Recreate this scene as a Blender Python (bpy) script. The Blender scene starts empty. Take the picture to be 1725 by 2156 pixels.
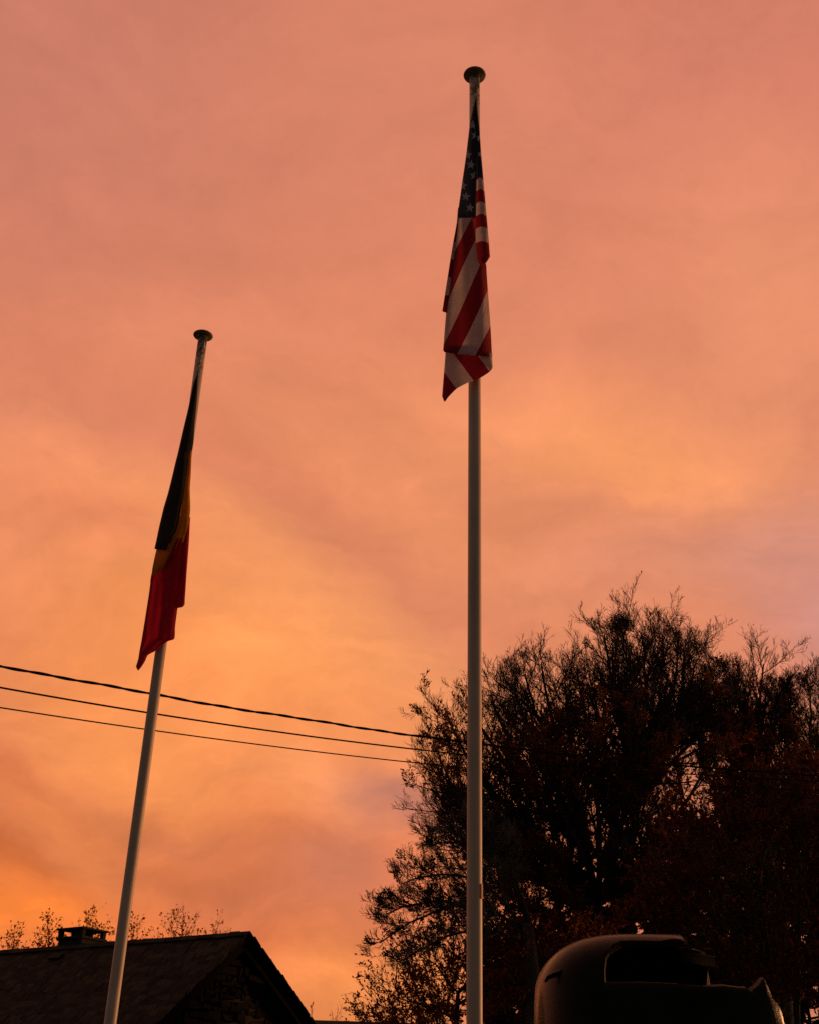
import bpy, bmesh, math, random
import numpy as np
from mathutils import Vector, Matrix

random.seed(7)
rng = np.random.default_rng(11)
scene = bpy.context.scene
COL = scene.collection

# ------------------------------------------------------------------ camera
# F, CX, CY: focal length and centre in the units of a 1725 x 2156 picture of the place
F, CX, CY = 2450.0, 862.5, 1078.0
_up = np.array([138.0, 4608.0, -F]); _up /= np.linalg.norm(_up)
_fw = np.array([0, 0, -1.0]); _yh = _fw - _up * (_fw @ _up); _yh /= np.linalg.norm(_yh)
_xh = np.cross(_yh, _up)
RC = np.array([_xh, _yh, _up])            # world = RC @ camera
CAM = np.array([0.0, 0.0, 1.6])

def ray(x, y):
    return RC @ np.array([x - CX, CY - y, -F])

def at(x, y, Y):
    """surveyed point: where the sight line (x, y) meets the vertical plane Y metres ahead"""
    d = ray(x, y)
    return CAM + d * (Y / d[1])

cam_data = bpy.data.cameras.new('camera')
cam = bpy.data.objects.new('camera', cam_data)
COL.objects.link(cam)
m = Matrix(RC.tolist()).to_4x4(); m.translation = Vector(CAM.tolist())
cam.matrix_world = m
cam_data.sensor_fit = 'VERTICAL'
cam_data.sensor_height = 24.0
cam_data.lens = 24.0 * F / 2156.0
cam_data.clip_start = 0.05
cam_data.clip_end = 4000.0
scene.camera = cam

# ------------------------------------------------------------------ colour management
vs = scene.view_settings
vs.view_transform = 'Standard'
vs.look = 'None'
vs.exposure = 0.0
vs.gamma = 1.0
vs.use_curve_mapping = False

# ------------------------------------------------------------------ sky and light
def lin(c):
    return tuple((v / 255 / 12.92) if v / 255 <= 0.04045 else ((v / 255 + 0.055) / 1.055) ** 2.4 for v in c)

SUN_AZ = math.radians(62)     # afterglow, from the right, just beyond the flag poles
SUN_EL = math.radians(7)

world = bpy.data.worlds.new('World')
scene.world = world
world.use_nodes = True
world.cycles.sampling_method = 'MANUAL'
world.cycles.sample_map_resolution = 512
wt = world.node_tree
wt.nodes.clear()

class NT:
    """small helper to write node graphs"""
    def __init__(self, tree): self.t = tree
    def n(self, typ, **kw):
        nd = self.t.nodes.new(typ)
        for k, v in kw.items(): setattr(nd, k, v)
        return nd
    def put(self, sock, v):
        if isinstance(v, bpy.types.NodeSocket): self.t.links.new(v, sock)
        else: sock.default_value = v
    def math(self, op, a, b=0.0, c=0.0, clamp=False):
        nd = self.n('ShaderNodeMath', operation=op, use_clamp=clamp)
        self.put(nd.inputs[0], a); self.put(nd.inputs[1], b); self.put(nd.inputs[2], c)
        return nd.outputs[0]
    def vmath(self, op, a, b=(0, 0, 0)):
        nd = self.n('ShaderNodeVectorMath', operation=op)
        self.put(nd.inputs[0], a); self.put(nd.inputs[1], b)
        return nd.outputs['Value'] if op in ('DOT_PRODUCT', 'LENGTH') else nd.outputs[0]
    def scale(self, v, s):
        nd = self.n('ShaderNodeVectorMath', operation='SCALE')
        self.put(nd.inputs[0], v); self.put(nd.inputs['Scale'], s)
        return nd.outputs[0]
    def mix(self, f, a, b, blend='MIX'):
        nd = self.n('ShaderNodeMix', data_type='RGBA', blend_type=blend)
        self.put(nd.inputs[0], f)
        for i, v in ((6, a), (7, b)):
            self.put(nd.inputs[i], v if isinstance(v, bpy.types.NodeSocket) else (*v[:3], 1.0))
        return nd.outputs[2]
    def ramp(self, f, stops, interp='LINEAR'):
        nd = self.n('ShaderNodeValToRGB')
        cr = nd.color_ramp; cr.interpolation = interp
        while len(cr.elements) < len(stops): cr.elements.new(0.5)
        for e, (p, c) in zip(cr.elements, stops):
            e.position = p; e.color = (*c[:3], 1.0) if len(c) > 1 else (c[0], c[0], c[0], 1.0)
        self.put(nd.inputs[0], f)
        return nd.outputs[0]
    def noise(self, vec, scale, detail=4.0, rough=0.5, dist=0.0):
        nd = self.n('ShaderNodeTexNoise')
        if vec is not None: self.put(nd.inputs['Vector'], vec)
        nd.inputs['Scale'].default_value = scale
        nd.inputs['Detail'].default_value = detail
        nd.inputs['Roughness'].default_value = rough
        nd.inputs['Distortion'].default_value = dist
        return nd.outputs[0], nd.outputs[1]
    def link(self, a, b): self.t.links.new(a, b)

w = NT(wt)
tc = w.n('ShaderNodeTexCoord')
D0 = tc.outputs['Generated']
# cloud turbulence: bend the direction a little before looking the cloud banks up
_, wn = w.noise(D0, 4.0, 6.0, 0.55)
wv = w.vmath('SUBTRACT', wn, (0.5, 0.5, 0.5))
D1 = w.vmath('ADD', D0, w.scale(wv, 0.15))
# general glow: warm towards the sunset ahead, fading to a dim mauve grey behind the viewer
fy = w.vmath('DOT_PRODUCT', D0, (0.10, 0.99, 0.05))
front = w.n('ShaderNodeMapRange', interpolation_type='SMOOTHSTEP')
w.put(front.inputs['Value'], fy)
front.inputs['From Min'].default_value = -0.62; front.inputs['From Max'].default_value = 0.75
col = w.mix(front.outputs[0], (0.108, 0.092, 0.084), lin((218, 130, 101)))

# banks of cloud: x, y (sight line), half widths along/across, turn, colour, amount
BANKS = [
 (60, 150, 520, 460, 0, (196, 120, 101), .80),
 (1725, 60, 420, 260, 0, (208, 122, 104), .60),
 (860, 120, 380, 300, 0, (214, 131, 102), .6),
 (1640, 640, 260, 330, 0, (236, 150, 108), .60),
 (120, 620, 330, 180, 10, (210, 126, 106), .5),
 (620, 720, 420, 150, -8, (222, 131, 102), .5),
 (100, 1000, 300, 160, 0, (228, 136, 100), .5),
 (900, 1120, 900, 420, 12, (242, 148, 98), .62),
 (1330, 960, 330, 110, 10, (252, 160, 98), .75),
 (1180, 1060, 300, 40, 12, (228, 140, 100), .45),
 (580, 1370, 420, 230, 25, (255, 168, 100), .90),
 (300, 1480, 420, 260, 20, (250, 142, 74), .74),
 (340, 1620, 230, 130, 25, (255, 158, 86), .75),
 (640, 1560, 380, 170, 20, (253, 152, 84), .62),
 (600, 1040, 330, 70, 35, (220, 128, 92), .55),
 (260, 1130, 260, 60, 20, (222, 128, 88), .6),
 (300, 900, 300, 70, 30, (218, 126, 96), .5),
 (830, 1200, 270, 75, 30, (214, 127, 92), .6),
 (1080, 1330, 200, 50, 30, (222, 132, 94), .5),
 (1450, 1180, 260, 70, -6, (222, 146, 118), .45),
 (1700, 1130, 170, 110, -10, (208, 140, 122), .70),
 (1735, 1300, 110, 95, 0, (198, 142, 136), .65),
 (450, 1960, 900, 210, 0, (224, 110, 54), .74),
 (80, 1650, 200, 52, 25, (198, 104, 60), .85),
 (10, 1770, 130, 52, 25, (188, 92, 46), .85),
 (215, 1765, 170, 60, 25, (250, 146, 80), .75),
 (50, 1900, 230, 70, 10, (255, 134, 50), .92),
 (450, 1765, 230, 42, 22, (205, 115, 72), .8),
 (440, 1855, 240, 38, 22, (198, 106, 62), .8),
 (690, 1680, 140, 50, 20, (250, 156, 98), .6),
 (850, 1728, 100, 50, 20, (170, 110, 98), .78),
 (715, 1860, 110, 90, -30, (200, 120, 92), .70),
 (660, 1950, 240, 55, 10, (208, 118, 80), .55),
 (300, 2000, 260, 50, 0, (224, 110, 60), .6),
 (750, 2110, 200, 85, 0, (255, 150, 80), .92),
]
for (bx, by, sx, sy, turn, bc, amt) in BANKS:
    c0 = ray(bx, by); c0 /= np.linalg.norm(c0)
    e1 = ray(bx + 50, by) ; e1 /= np.linalg.norm(e1); e1 = e1 - c0 * (e1 @ c0); e1 /= np.linalg.norm(e1)
    e2 = np.cross(c0, e1)
    a = math.radians(turn)
    u = (e1 * math.cos(a) + e2 * math.sin(a)) * (F / sx)
    v = (-e1 * math.sin(a) + e2 * math.cos(a)) * (F / sy)
    du = w.vmath('DOT_PRODUCT', D1, tuple(u)); dv = w.vmath('DOT_PRODUCT', D1, tuple(v))
    du = w.math('SUBTRACT', du, float(u @ c0)); dv = w.math('SUBTRACT', dv, float(v @ c0))
    q = w.math('MULTIPLY_ADD', du, du, w.math('MULTIPLY', dv, dv))
    g = w.math('POWER', 2.71828, w.math('MULTIPLY', q, -0.8))
    ahead = w.math('GREATER_THAN', w.vmath('DOT_PRODUCT', D0, tuple(c0)), 0.0)
    g = w.math('MULTIPLY', w.math('MULTIPLY', g, amt), ahead)
    col = w.mix(g, col, lin(bc))

# wisps: finer, drawn-out cloud texture over everything
mp = w.n('ShaderNodeMapping')
w.put(mp.inputs['Vector'], D1)
mp.inputs['Rotation'].default_value = (0.0, math.radians(-24), 0.0)
mp.inputs['Scale'].default_value = (2.2, 2.2, 5.5)
nz, _ = w.noise(mp.outputs[0], 2.6, 9.0, 0.58, 0.35)
nf, _ = w.noise(D0, 60.0, 10.0, 0.75)
dz0 = w.n('ShaderNodeSeparateXYZ'); w.put(dz0.inputs[0], D0)
# the cloud deck overhead is smooth, the low banks towards the horizon are torn
tear = w.n('ShaderNodeMapRange'); w.put(tear.inputs['Value'], dz0.outputs[2])
tear.inputs['From Min'].default_value = 0.15; tear.inputs['From Max'].default_value = 0.65
tear.inputs['To Min'].default_value = 1.05; tear.inputs['To Max'].default_value = 0.38
wisp = w.math('MULTIPLY_ADD', w.math('SUBTRACT', nz, 0.5), tear.outputs[0], 1.0)
nz2, _ = w.noise(mp.outputs[0], 8.0, 8.0, 0.6, 0.2)
wisp = w.math('MULTIPLY', wisp, w.math('MULTIPLY_ADD', w.math('SUBTRACT', nz2, 0.5), w.math('MULTIPLY', tear.outputs[0], 0.22), 1.0))
fine = w.math('MULTIPLY_ADD', w.math('SUBTRACT', nf, 0.5), 0.12, 1.0)
col = w.scale(col, w.math('MULTIPLY', wisp, fine))
bg = w.n('ShaderNodeBackground')
w.put(bg.inputs['Color'], col)
bg.inputs['Strength'].default_value = 1.0
sky = w.n('ShaderNodeTexSky', sky_type='NISHITA')
sky.sun_disc = False
sky.sun_elevation = SUN_EL
sky.sun_rotation = SUN_AZ
bg2 = w.n('ShaderNodeBackground')
w.put(bg2.inputs['Color'], sky.outputs[0])
bg2.inputs['Strength'].default_value = 0.003       # what little clear dusk sky shows through the cloud
add = w.n('ShaderNodeAddShader')
w.link(bg.outputs[0], add.inputs[0]); w.link(bg2.outputs[0], add.inputs[1])
wo = w.n('ShaderNodeOutputWorld')
w.link(add.outputs[0], wo.inputs['Surface'])

sd = bpy.data.lights.new('sun', 'SUN')
sd.energy = 2.4
sd.angle = math.radians(14)
sd.color = (1.0, 0.42, 0.16)
sun = bpy.data.objects.new('sun', sd)
COL.objects.link(sun)
sv = Vector((math.sin(SUN_AZ) * math.cos(SUN_EL), math.cos(SUN_AZ) * math.cos(SUN_EL), math.sin(SUN_EL)))
sun.rotation_euler = sv.to_track_quat('Z', 'Y').to_euler()
sun.location = (30, 10, 20)

scene.cycles.max_bounces = 6
scene.cycles.transparent_max_bounces = 8
scene.cycles.use_denoising = False

# ------------------------------------------------------------------ materials
def mat(name):
    mt = bpy.data.materials.new(name)
    mt.use_nodes = True
    t = mt.node_tree
    b = t.nodes['Principled BSDF']
    return mt, NT(t), b

def simple(name, c, rough=0.8, nscale=6.0, var=0.35, bump=0.0, bscale=40.0, spec=0.3, coord='Object'):
    mt, n, b = mat(name)
    tcn = n.n('ShaderNodeTexCoord')
    f, _ = n.noise(tcn.outputs[coord], nscale, 6.0, 0.6)
    lo = tuple(v * (1 - var) for v in c); hi = tuple(v * (1 + var) for v in c)
    n.put(b.inputs['Base Color'], n.ramp(f, [(0.3, lo), (0.7, hi)]))
    b.inputs['Roughness'].default_value = rough
    b.inputs['Specular IOR Level'].default_value = spec
    if bump:
        f2, _ = n.noise(tcn.outputs[coord], bscale, 6.0, 0.65)
        bp = n.n('ShaderNodeBump'); bp.inputs['Strength'].default_value = bump
        bp.inputs['Distance'].default_value = 0.02
        n.put(bp.inputs['Height'], f2); n.put(b.inputs['Normal'], bp.outputs[0])
    return mt

def per_object(name, c, rough, var, tint=None, bump=0.4, bscale=30.0):
    """colour differs from piece to piece"""
    mt, n, b = mat(name)
    oi = n.n('ShaderNodeObjectInfo'); tcn = n.n('ShaderNodeTexCoord'); ge = n.n('ShaderNodeNewGeometry')
    f, _ = n.noise(ge.outputs['Position'], 7.0, 6.0, 0.65)
    r = n.math('ADD', oi.outputs['Random'], ge.outputs['Random Per Island'])
    r = n.math('FRACT', r)
    base = n.ramp(r, [(0, tuple(v * (1 - var) for v in c)), (0.6, c), (1, tint or tuple(v * (1 + var) for v in c))])
    col = n.mix(1.0, base, n.ramp(f, [(0.3, (0.55, 0.55, 0.55)), (0.7, (1.25, 1.25, 1.25))]), 'MULTIPLY')
    n.put(b.inputs['Base Color'], col)
    b.inputs['Roughness'].default_value = rough
    b.inputs['Specular IOR Level'].default_value = 0.08
    f2, _ = n.noise(ge.outputs['Position'], bscale, 6.0, 0.65)
    bp = n.n('ShaderNodeBump'); bp.inputs['Strength'].default_value = bump; bp.inputs['Distance'].default_value = 0.02
    n.put(bp.inputs['Height'], f2); n.put(b.inputs['Normal'], bp.outputs[0])
    return mt

def leaf_mat(name, cols, trans=0.25):
    mt, n, b = mat(name)
    ge = n.n('ShaderNodeNewGeometry')
    k = len(cols)
    c = n.ramp(ge.outputs['Random Per Island'], [(i / max(1, k - 1), cols[i]) for i in range(k)])
    n.put(b.inputs['Base Color'], c)
    b.inputs['Roughness'].default_value = 0.7
    b.inputs['Specular IOR Level'].default_value = 0.15
    tr = n.n('ShaderNodeBsdfTranslucent'); n.put(tr.inputs['Color'], c)
    mx = n.n('ShaderNodeMixShader'); mx.inputs[0].default_value = trans
    n.link(b.outputs[0], mx.inputs[1]); n.link(tr.outputs[0], mx.inputs[2])
    n.link(mx.outputs[0], mt.node_tree.nodes['Material Output'].inputs['Surface'])
    return mt

# ------------------------------------------------------------------ object helpers
def tag(o, label=None, cat=None, group=None, kind=None):
    if label: o['label'] = label
    if cat: o['category'] = cat
    if group: o['group'] = group
    if kind: o['kind'] = kind
    return o

def empty(name, loc, label, cat, group=None):
    o = bpy.data.objects.new(name, None)
    COL.objects.link(o)
    o.location = Vector([float(v) for v in loc])
    o.empty_display_size = 0.2
    return tag(o, label, cat, group)

def link_mesh(name, me, material, parent=None, smooth=False):
    if material is not None:
        for mm in (material if isinstance(material, (list, tuple)) else [material]):
            me.materials.append(mm)
    o = bpy.data.objects.new(name, me)
    COL.objects.link(o)
    if smooth:
        me.polygons.foreach_set('use_smooth', [True] * len(me.polygons))
    if parent is not None:
        o.parent = parent
        p, pl = parent, Vector((0, 0, 0))
        while p is not None:                      # meshes are written in world coordinates
            pl = pl + p.location; p = p.parent
        o.location = -pl
    return o

def pydata(name, V, Fc, material, parent=None, smooth=False):
    me = bpy.data.meshes.new(name)
    me.from_pydata([tuple(map(float, v)) for v in V], [], Fc)
    me.update()
    return link_mesh(name, me, material, parent, smooth)

def np_mesh(name, V, polys, material, parent=None, smooth=False):
    """V (n,3); polys (m,k) all the same size"""
    me = bpy.data.meshes.new(name)
    nV, (nP, k) = len(V), polys.shape
    me.vertices.add(nV); me.vertices.foreach_set('co', np.ascontiguousarray(V, dtype=np.float32).ravel())
    me.loops.add(nP * k); me.loops.foreach_set('vertex_index', np.ascontiguousarray(polys, dtype=np.int32).ravel())
    me.polygons.add(nP)
    me.polygons.foreach_set('loop_start', np.arange(0, nP * k, k, dtype=np.int32))
    me.polygons.foreach_set('loop_total', np.full(nP, k, dtype=np.int32))
    me.update(calc_edges=True)
    me.validate()
    return link_mesh(name, me, material, parent, smooth)

def bm_obj(name, bm, material, parent=None, smooth=False):
    bmesh.ops.recalc_face_normals(bm, faces=bm.faces)
    me = bpy.data.meshes.new(name); bm.to_mesh(me); bm.free()
    return link_mesh(name, me, material, parent, smooth)

def lathe(name, prof, centre, material, parent=None, seg=48, smooth=True):
    V, Fc = [], []
    for (r, z) in prof:
        for i in range(seg):
            a = 2 * math.pi * i / seg
            V.append((centre[0] + r * math.cos(a), centre[1] + r * math.sin(a), z))
    for j in range(len(prof) - 1):
        for i in range(seg):
            Fc.append((j * seg + i, j * seg + (i + 1) % seg, (j + 1) * seg + (i + 1) % seg, (j + 1) * seg + i))
    Fc.append(tuple(range(seg))[::-1]); Fc.append(tuple((len(prof) - 1) * seg + i for i in range(seg)))
    return pydata(name, V, Fc, material, parent, smooth)

def obox(o, ex, ey, ez, sx, sy, sz):
    """verts/faces of a box: corner frame o (centre), half sizes"""
    V = []
    for dz in (-1, 1):
        for dx, dy in ((-1, -1), (1, -1), (1, 1), (-1, 1)):
            V.append(o + ex * sx * dx + ey * sy * dy + ez * sz * dz)
    Fc = [(3, 2, 1, 0), (4, 5, 6, 7), (0, 1, 5, 4), (1, 2, 6, 5), (2, 3, 7, 6), (3, 0, 4, 7)]
    return V, Fc

def tubes(P0, P1, R0, R1, sides):
    """independent tapered prisms, vectorised"""
    d = P1 - P0
    L = np.linalg.norm(d, axis=1, keepdims=True); L[L == 0] = 1
    d = d / L
    ref = np.where(np.abs(d[:, 2:3]) > 0.9, np.array([[1.0, 0, 0]]), np.array([[0, 0, 1.0]]))
    u = np.cross(ref, d); u /= np.linalg.norm(u, axis=1, keepdims=True)
    v = np.cross(d, u)
    n = len(P0)
    V = np.empty((n, 2 * sides, 3))
    for i in range(sides):
        a = 2 * math.pi * i / sides
        o = u * math.cos(a) + v * math.sin(a)
        V[:, i] = P0 + o * R0[:, None]
        V[:, sides + i] = P1 + o * R1[:, None]
    q = np.array([[i, (i + 1) % sides, sides + (i + 1) % sides, sides + i] for i in range(sides)])
    Pq = (q[None] + (np.arange(n) * 2 * sides)[:, None, None]).reshape(-1, 4)
    return V.reshape(-1, 3), Pq

def curve_tube(pts, r, sides=8):
    """one continuous tube along a polyline; r scalar or list"""
    pts = np.asarray(pts, float); n = len(pts)
    r = np.full(n, r) if np.isscalar(r) else np.asarray(r)
    t = np.gradient(pts, axis=0); t /= np.linalg.norm(t, axis=1, keepdims=True)
    ref = np.array([0, 0, 1.0]) if abs(t[0, 2]) < 0.9 else np.array([1.0, 0, 0])
    u = np.cross(ref, t); u /= np.linalg.norm(u, axis=1, keepdims=True)
    v = np.cross(t, u)
    V, Fc = [], []
    for i in range(n):
        for k in range(sides):
            a = 2 * math.pi * k / sides
            V.append(pts[i] + (u[i] * math.cos(a) + v[i] * math.sin(a)) * r[i])
    for i in range(n - 1):
        for k in range(sides):
            Fc.append((i * sides + k, i * sides + (k + 1) % sides, (i + 1) * sides + (k + 1) % sides, (i + 1) * sides + k))
    Fc.append(tuple(range(sides))[::-1]); Fc.append(tuple((n - 1) * sides + k for k in range(sides)))
    return V, Fc

# ------------------------------------------------------------------ ground
M_ground = simple('ground_grass', (0.035, 0.045, 0.02), 0.95, 0.8, 0.4, 0.6, 14.0)
gs = 1500.0
N = 24
xs = np.linspace(-gs, gs, N + 1)
gv = [(x, y, 0.0) for y in xs for x in xs]
gf = [(j * (N + 1) + i, j * (N + 1) + i + 1, (j + 1) * (N + 1) + i + 1, (j + 1) * (N + 1) + i) for j in range(N) for i in range(N)]
tag(pydata('ground', gv, gf, M_ground), kind='structure')

# ------------------------------------------------------------------ stone house with slate roof
TH = math.radians(-56)
RD = np.array([math.sin(TH), math.cos(TH), 0.0])        # along the ridge, away from the gable
GD = np.array([math.cos(TH), -math.sin(TH), 0.0])       # along the gable, to the right
UP = np.array([0, 0, 1.0])
APEX = at(522, 1963, 28.0)
PITCH = math.atan(0.80)
PITCHF = math.atan(0.64)                                # the far slope is a little flatter
HALF, LONG = 4.6, 14.0
SN = -GD * math.cos(PITCH) - UP * math.sin(PITCH)       # down the near slope
SF = GD * math.cos(PITCHF) - UP * math.sin(PITCHF)        # down the far slope
NN = -GD * math.sin(PITCH) + UP * math.cos(PITCH)       # outward normals
NF = GD * math.sin(PITCHF) + UP * math.cos(PITCHF)
SLOPE = HALF / math.cos(PITCH)

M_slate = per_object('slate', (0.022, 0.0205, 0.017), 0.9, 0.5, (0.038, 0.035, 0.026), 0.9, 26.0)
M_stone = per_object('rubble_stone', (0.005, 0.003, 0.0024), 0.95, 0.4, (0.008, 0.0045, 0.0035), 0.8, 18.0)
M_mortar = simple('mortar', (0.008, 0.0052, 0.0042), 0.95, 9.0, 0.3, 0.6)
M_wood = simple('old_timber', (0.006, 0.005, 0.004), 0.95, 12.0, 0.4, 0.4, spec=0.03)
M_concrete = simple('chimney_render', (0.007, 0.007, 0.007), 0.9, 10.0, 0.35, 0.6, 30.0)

house = empty('stone_house', APEX * np.array([1, 1, 0]), 'dark stone house with slate roof and capped chimney behind the shorter flagpole', 'house')

# roof deck: two slabs sharing the ridge
def slab(name, s, nrm, off, thick, r0, r1, s0, s1, material, parent):
    c = APEX + RD * (r0 + r1) / 2 + s * (s0 + s1) / 2 - nrm * (off + thick / 2)
    V, Fc = obox(c, RD, s, nrm, (r1 - r0) / 2, (s1 - s0) / 2, thick / 2)
    return pydata(name, V, Fc, material, parent)
roof = slab('roof', SN, NN, 0.055, 0.10, 0.02, LONG, 0.03, SLOPE + 0.35, M_wood, house)
slab('roof_far_slope', SF, NF, 0.055, 0.10, 0.02, LONG, 0.03, SLOPE + 0.35, M_wood, house)

# slates: shared blank meshes, one object per slate (the 300 nearest), the rest one part
def slate_blank(i):
    bm = bmesh.new()
    r = random.Random(100 + i)
    w2, l2 = 0.5, 0.5
    pts = [(-w2, l2), (w2, l2), (w2 * r.uniform(.94, 1), -l2 * .7), (w2 * r.uniform(.6, .85), -l2 * r.uniform(.93, 1)),
           (-w2 * r.uniform(.5, .85), -l2 * r.uniform(.95, 1.02)), (-w2 * r.uniform(.94, 1), -l2 * .72)]
    top = [bm.verts.new((x, y, 0.5)) for x, y in pts]; bot = [bm.verts.new((x, y, -0.5)) for x, y in pts]
    bm.faces.new(top); bm.faces.new(bot[::-1])
    for k in range(len(pts)):
        bm.faces.new((top[k], bot[k], bot[(k + 1) % 6], top[(k + 1) % 6]))
    bmesh.ops.recalc_face_normals(bm, faces=bm.faces)
    me = bpy.data.meshes.new('slate'); bm.to_mesh(me); bm.free()
    me.materials.append(M_slate)
    return me
BLANK = [slate_blank(i) for i in range(6)]
ROW, WID = 0.185, 0.27
slots = []
rr = random.Random(5)
nrow = int(SLOPE / ROW) + 2
for j in range(nrow):
    sag = 0.0
    x = -0.06 - (j % 2) * WID * 0.5 + rr.uniform(0, .08)
    while x < LONG - 0.1:
        wd = WID * rr.uniform(0.75, 1.3)
        s = (j + 0.5) * ROW + 0.03 * math.sin(x * 1.3 + j * .15) + rr.gauss(0, 0.012)
        x0 = max(x, -0.06)
        if x + wd - x0 > 0.06:
            slots.append((x0 + (x + wd - x0) / 2, s, x + wd - x0 - 0.008, j))
        x += wd
def slate_matrix(x, s, wd, i):
    r = random.Random(1000 + i)
    lift = 0.055 + r.uniform(-0.004, 0.012)
    # a slate lies 5 degrees flatter than the deck: its tail rests on the course below
    til = math.radians(3.6 + r.gauss(0, 0.9)); yaw = math.radians(r.gauss(0, 2.2)); rol = math.radians(r.gauss(0, 1.4))
    c = APEX + RD * x + SN * s + NN * (-0.055 + 0.026 + r.uniform(-.003, .009))
    B = Matrix((RD, -SN, NN)).transposed()
    Rm = Matrix.Rotation(yaw, 3, 'Z') @ Matrix.Rotation(rol, 3, 'Y') @ Matrix.Rotation(til, 3, 'X')
    M3 = (B @ Rm) @ Matrix.Diagonal((wd, ROW * 1.75 * r.uniform(.95, 1.05), 0.013 * r.uniform(.8, 1.5)))
    M4 = M3.to_4x4(); M4.translation = Vector(c)
    return M4
def proj(p):
    c = RC.T @ (np.asarray(p) - CAM)
    return CX + F * c[0] / -c[2], CY - F * c[1] / -c[2], -c[2]
vis = []
for i, (x, s, wd, j) in enumerate(slots):
    px, py, dp = proj(APEX + RD * x + SN * s)
    vis.append((0 if (-20 < px < 1745 and py < 2170) else 1, dp, i))
vis.sort()
singles = [t[2] for t in vis[:300]]
rest = [t[2] for t in vis[300:]]
inv = Matrix.Translation(house.location).inverted()
for i in singles:
    x, s, wd, j = slots[i]
    o = bpy.data.objects.new('slate', BLANK[i % 6])
    COL.objects.link(o); o.parent = roof
    o.matrix_local = slate_matrix(x, s, wd, i)
bm = bmesh.new()
for i in rest:
    x, s, wd, j = slots[i]
    n0 = len(bm.verts)
    bm.from_mesh(BLANK[i % 6]); bm.verts.ensure_lookup_table()
    M4 = slate_matrix(x, s, wd, i)
    for vv in bm.verts[n0:]: vv.co = M4 @ vv.co
me = bpy.data.meshes.new('slate_courses'); bm.to_mesh(me); bm.free()
fo = link_mesh('slate_courses', me, M_slate, roof); tag(fo, kind='stuff')
fo.location = (0, 0, 0)
roof.location = -house.location
# slates of the far slope show only as a rough edge along the verge
for k in range(26):
    s = 0.05 + k * ROW
    r = random.Random(k)
    c = APEX + RD * (0.12 + r.uniform(-.025, .015)) + SF * (s + ROW * .5) + NF * (-0.02 + r.uniform(-.004, .014))
    o = bpy.data.objects.new('slate', BLANK[k % 6]); COL.objects.link(o); o.parent = roof
    B = Matrix((-RD, -SF, NF)).transposed() @ Matrix.Rotation(math.radians(4 + r.gauss(0, 1.6)), 3, 'X') @ Matrix.Diagonal((0.42, ROW * 1.8, 0.02))
    M4 = B.to_4x4(); M4.translation = Vector(c); o.matrix_local = M4
# ridge tiles
for k in range(28):
    r = random.Random(50 + k)
    x0 = -0.05 + k * 0.5
    V, Fc = [], []
    for ex in (x0 + .004, x0 + 0.496):
        for (a, h) in ((-0.15, -0.105), (-0.06, -0.018), (0.0, 0.004), (0.06, -0.018), (0.15, -0.105)):
            V.append(APEX + RD * ex + GD * a + UP * (h + 0.022 + r.uniform(-.004, .004)))
        for (a, h) in ((0.14, -0.13), (0.0, -0.022), (-0.14, -0.13)):
            V.append(APEX + RD * ex + GD * a + UP * (h + 0.02))
    for i in range(8):
        Fc.append((i, (i + 1) % 8, 8 + (i + 1) % 8, 8 + i))
    Fc.append(tuple(range(8))[::-1]); Fc.append(tuple(range(8, 16)))
    o = pydata('ridge_tile', V, Fc, M_slate, roof); o.location = (0, 0, 0)

# barge boards under the two verges
def board(name, s, nrm, r0, r1, s0, s1, d0, d1, material):
    return slab(name, s, nrm, d0, d1 - d0, r0, r1, s0, s1, material, house)
board('barge_board', SN, NN, 0.07, 0.11, 0.02, SLOPE + .3, 0.157, 0.30, M_wood)
board('barge_board', SF, NF, 0.07, 0.11, 0.02, SLOPE + .3, 0.157, 0.30, M_wood)

# walls
SET = 0.34                                              # verge overhang
wall_top = APEX[2] - 0.22
eave = APEX[2] - HALF * 0.80 - 0.1
def wpt(r, g, z): return (APEX + RD * r + GD * g) * np.array([1, 1, 0]) + UP * z
core = []
for r in (SET + 0.06, LONG - .3):
    core += [wpt(r, -HALF + .3, 0), wpt(r, HALF - .3, 0), wpt(r, HALF - .3, APEX[2] - (HALF - .3) * .64 - .22), wpt(r, 0, wall_top - .02), wpt(r, -HALF + .3, eave + .12)]
cf = [(4, 3, 2, 1, 0), (5, 6, 7, 8, 9)] + [(i, (i + 1) % 5, 5 + (i + 1) % 5, 5 + i) for i in range(5)]
wall = pydata('wall', core, cf, M_mortar, house)
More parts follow.
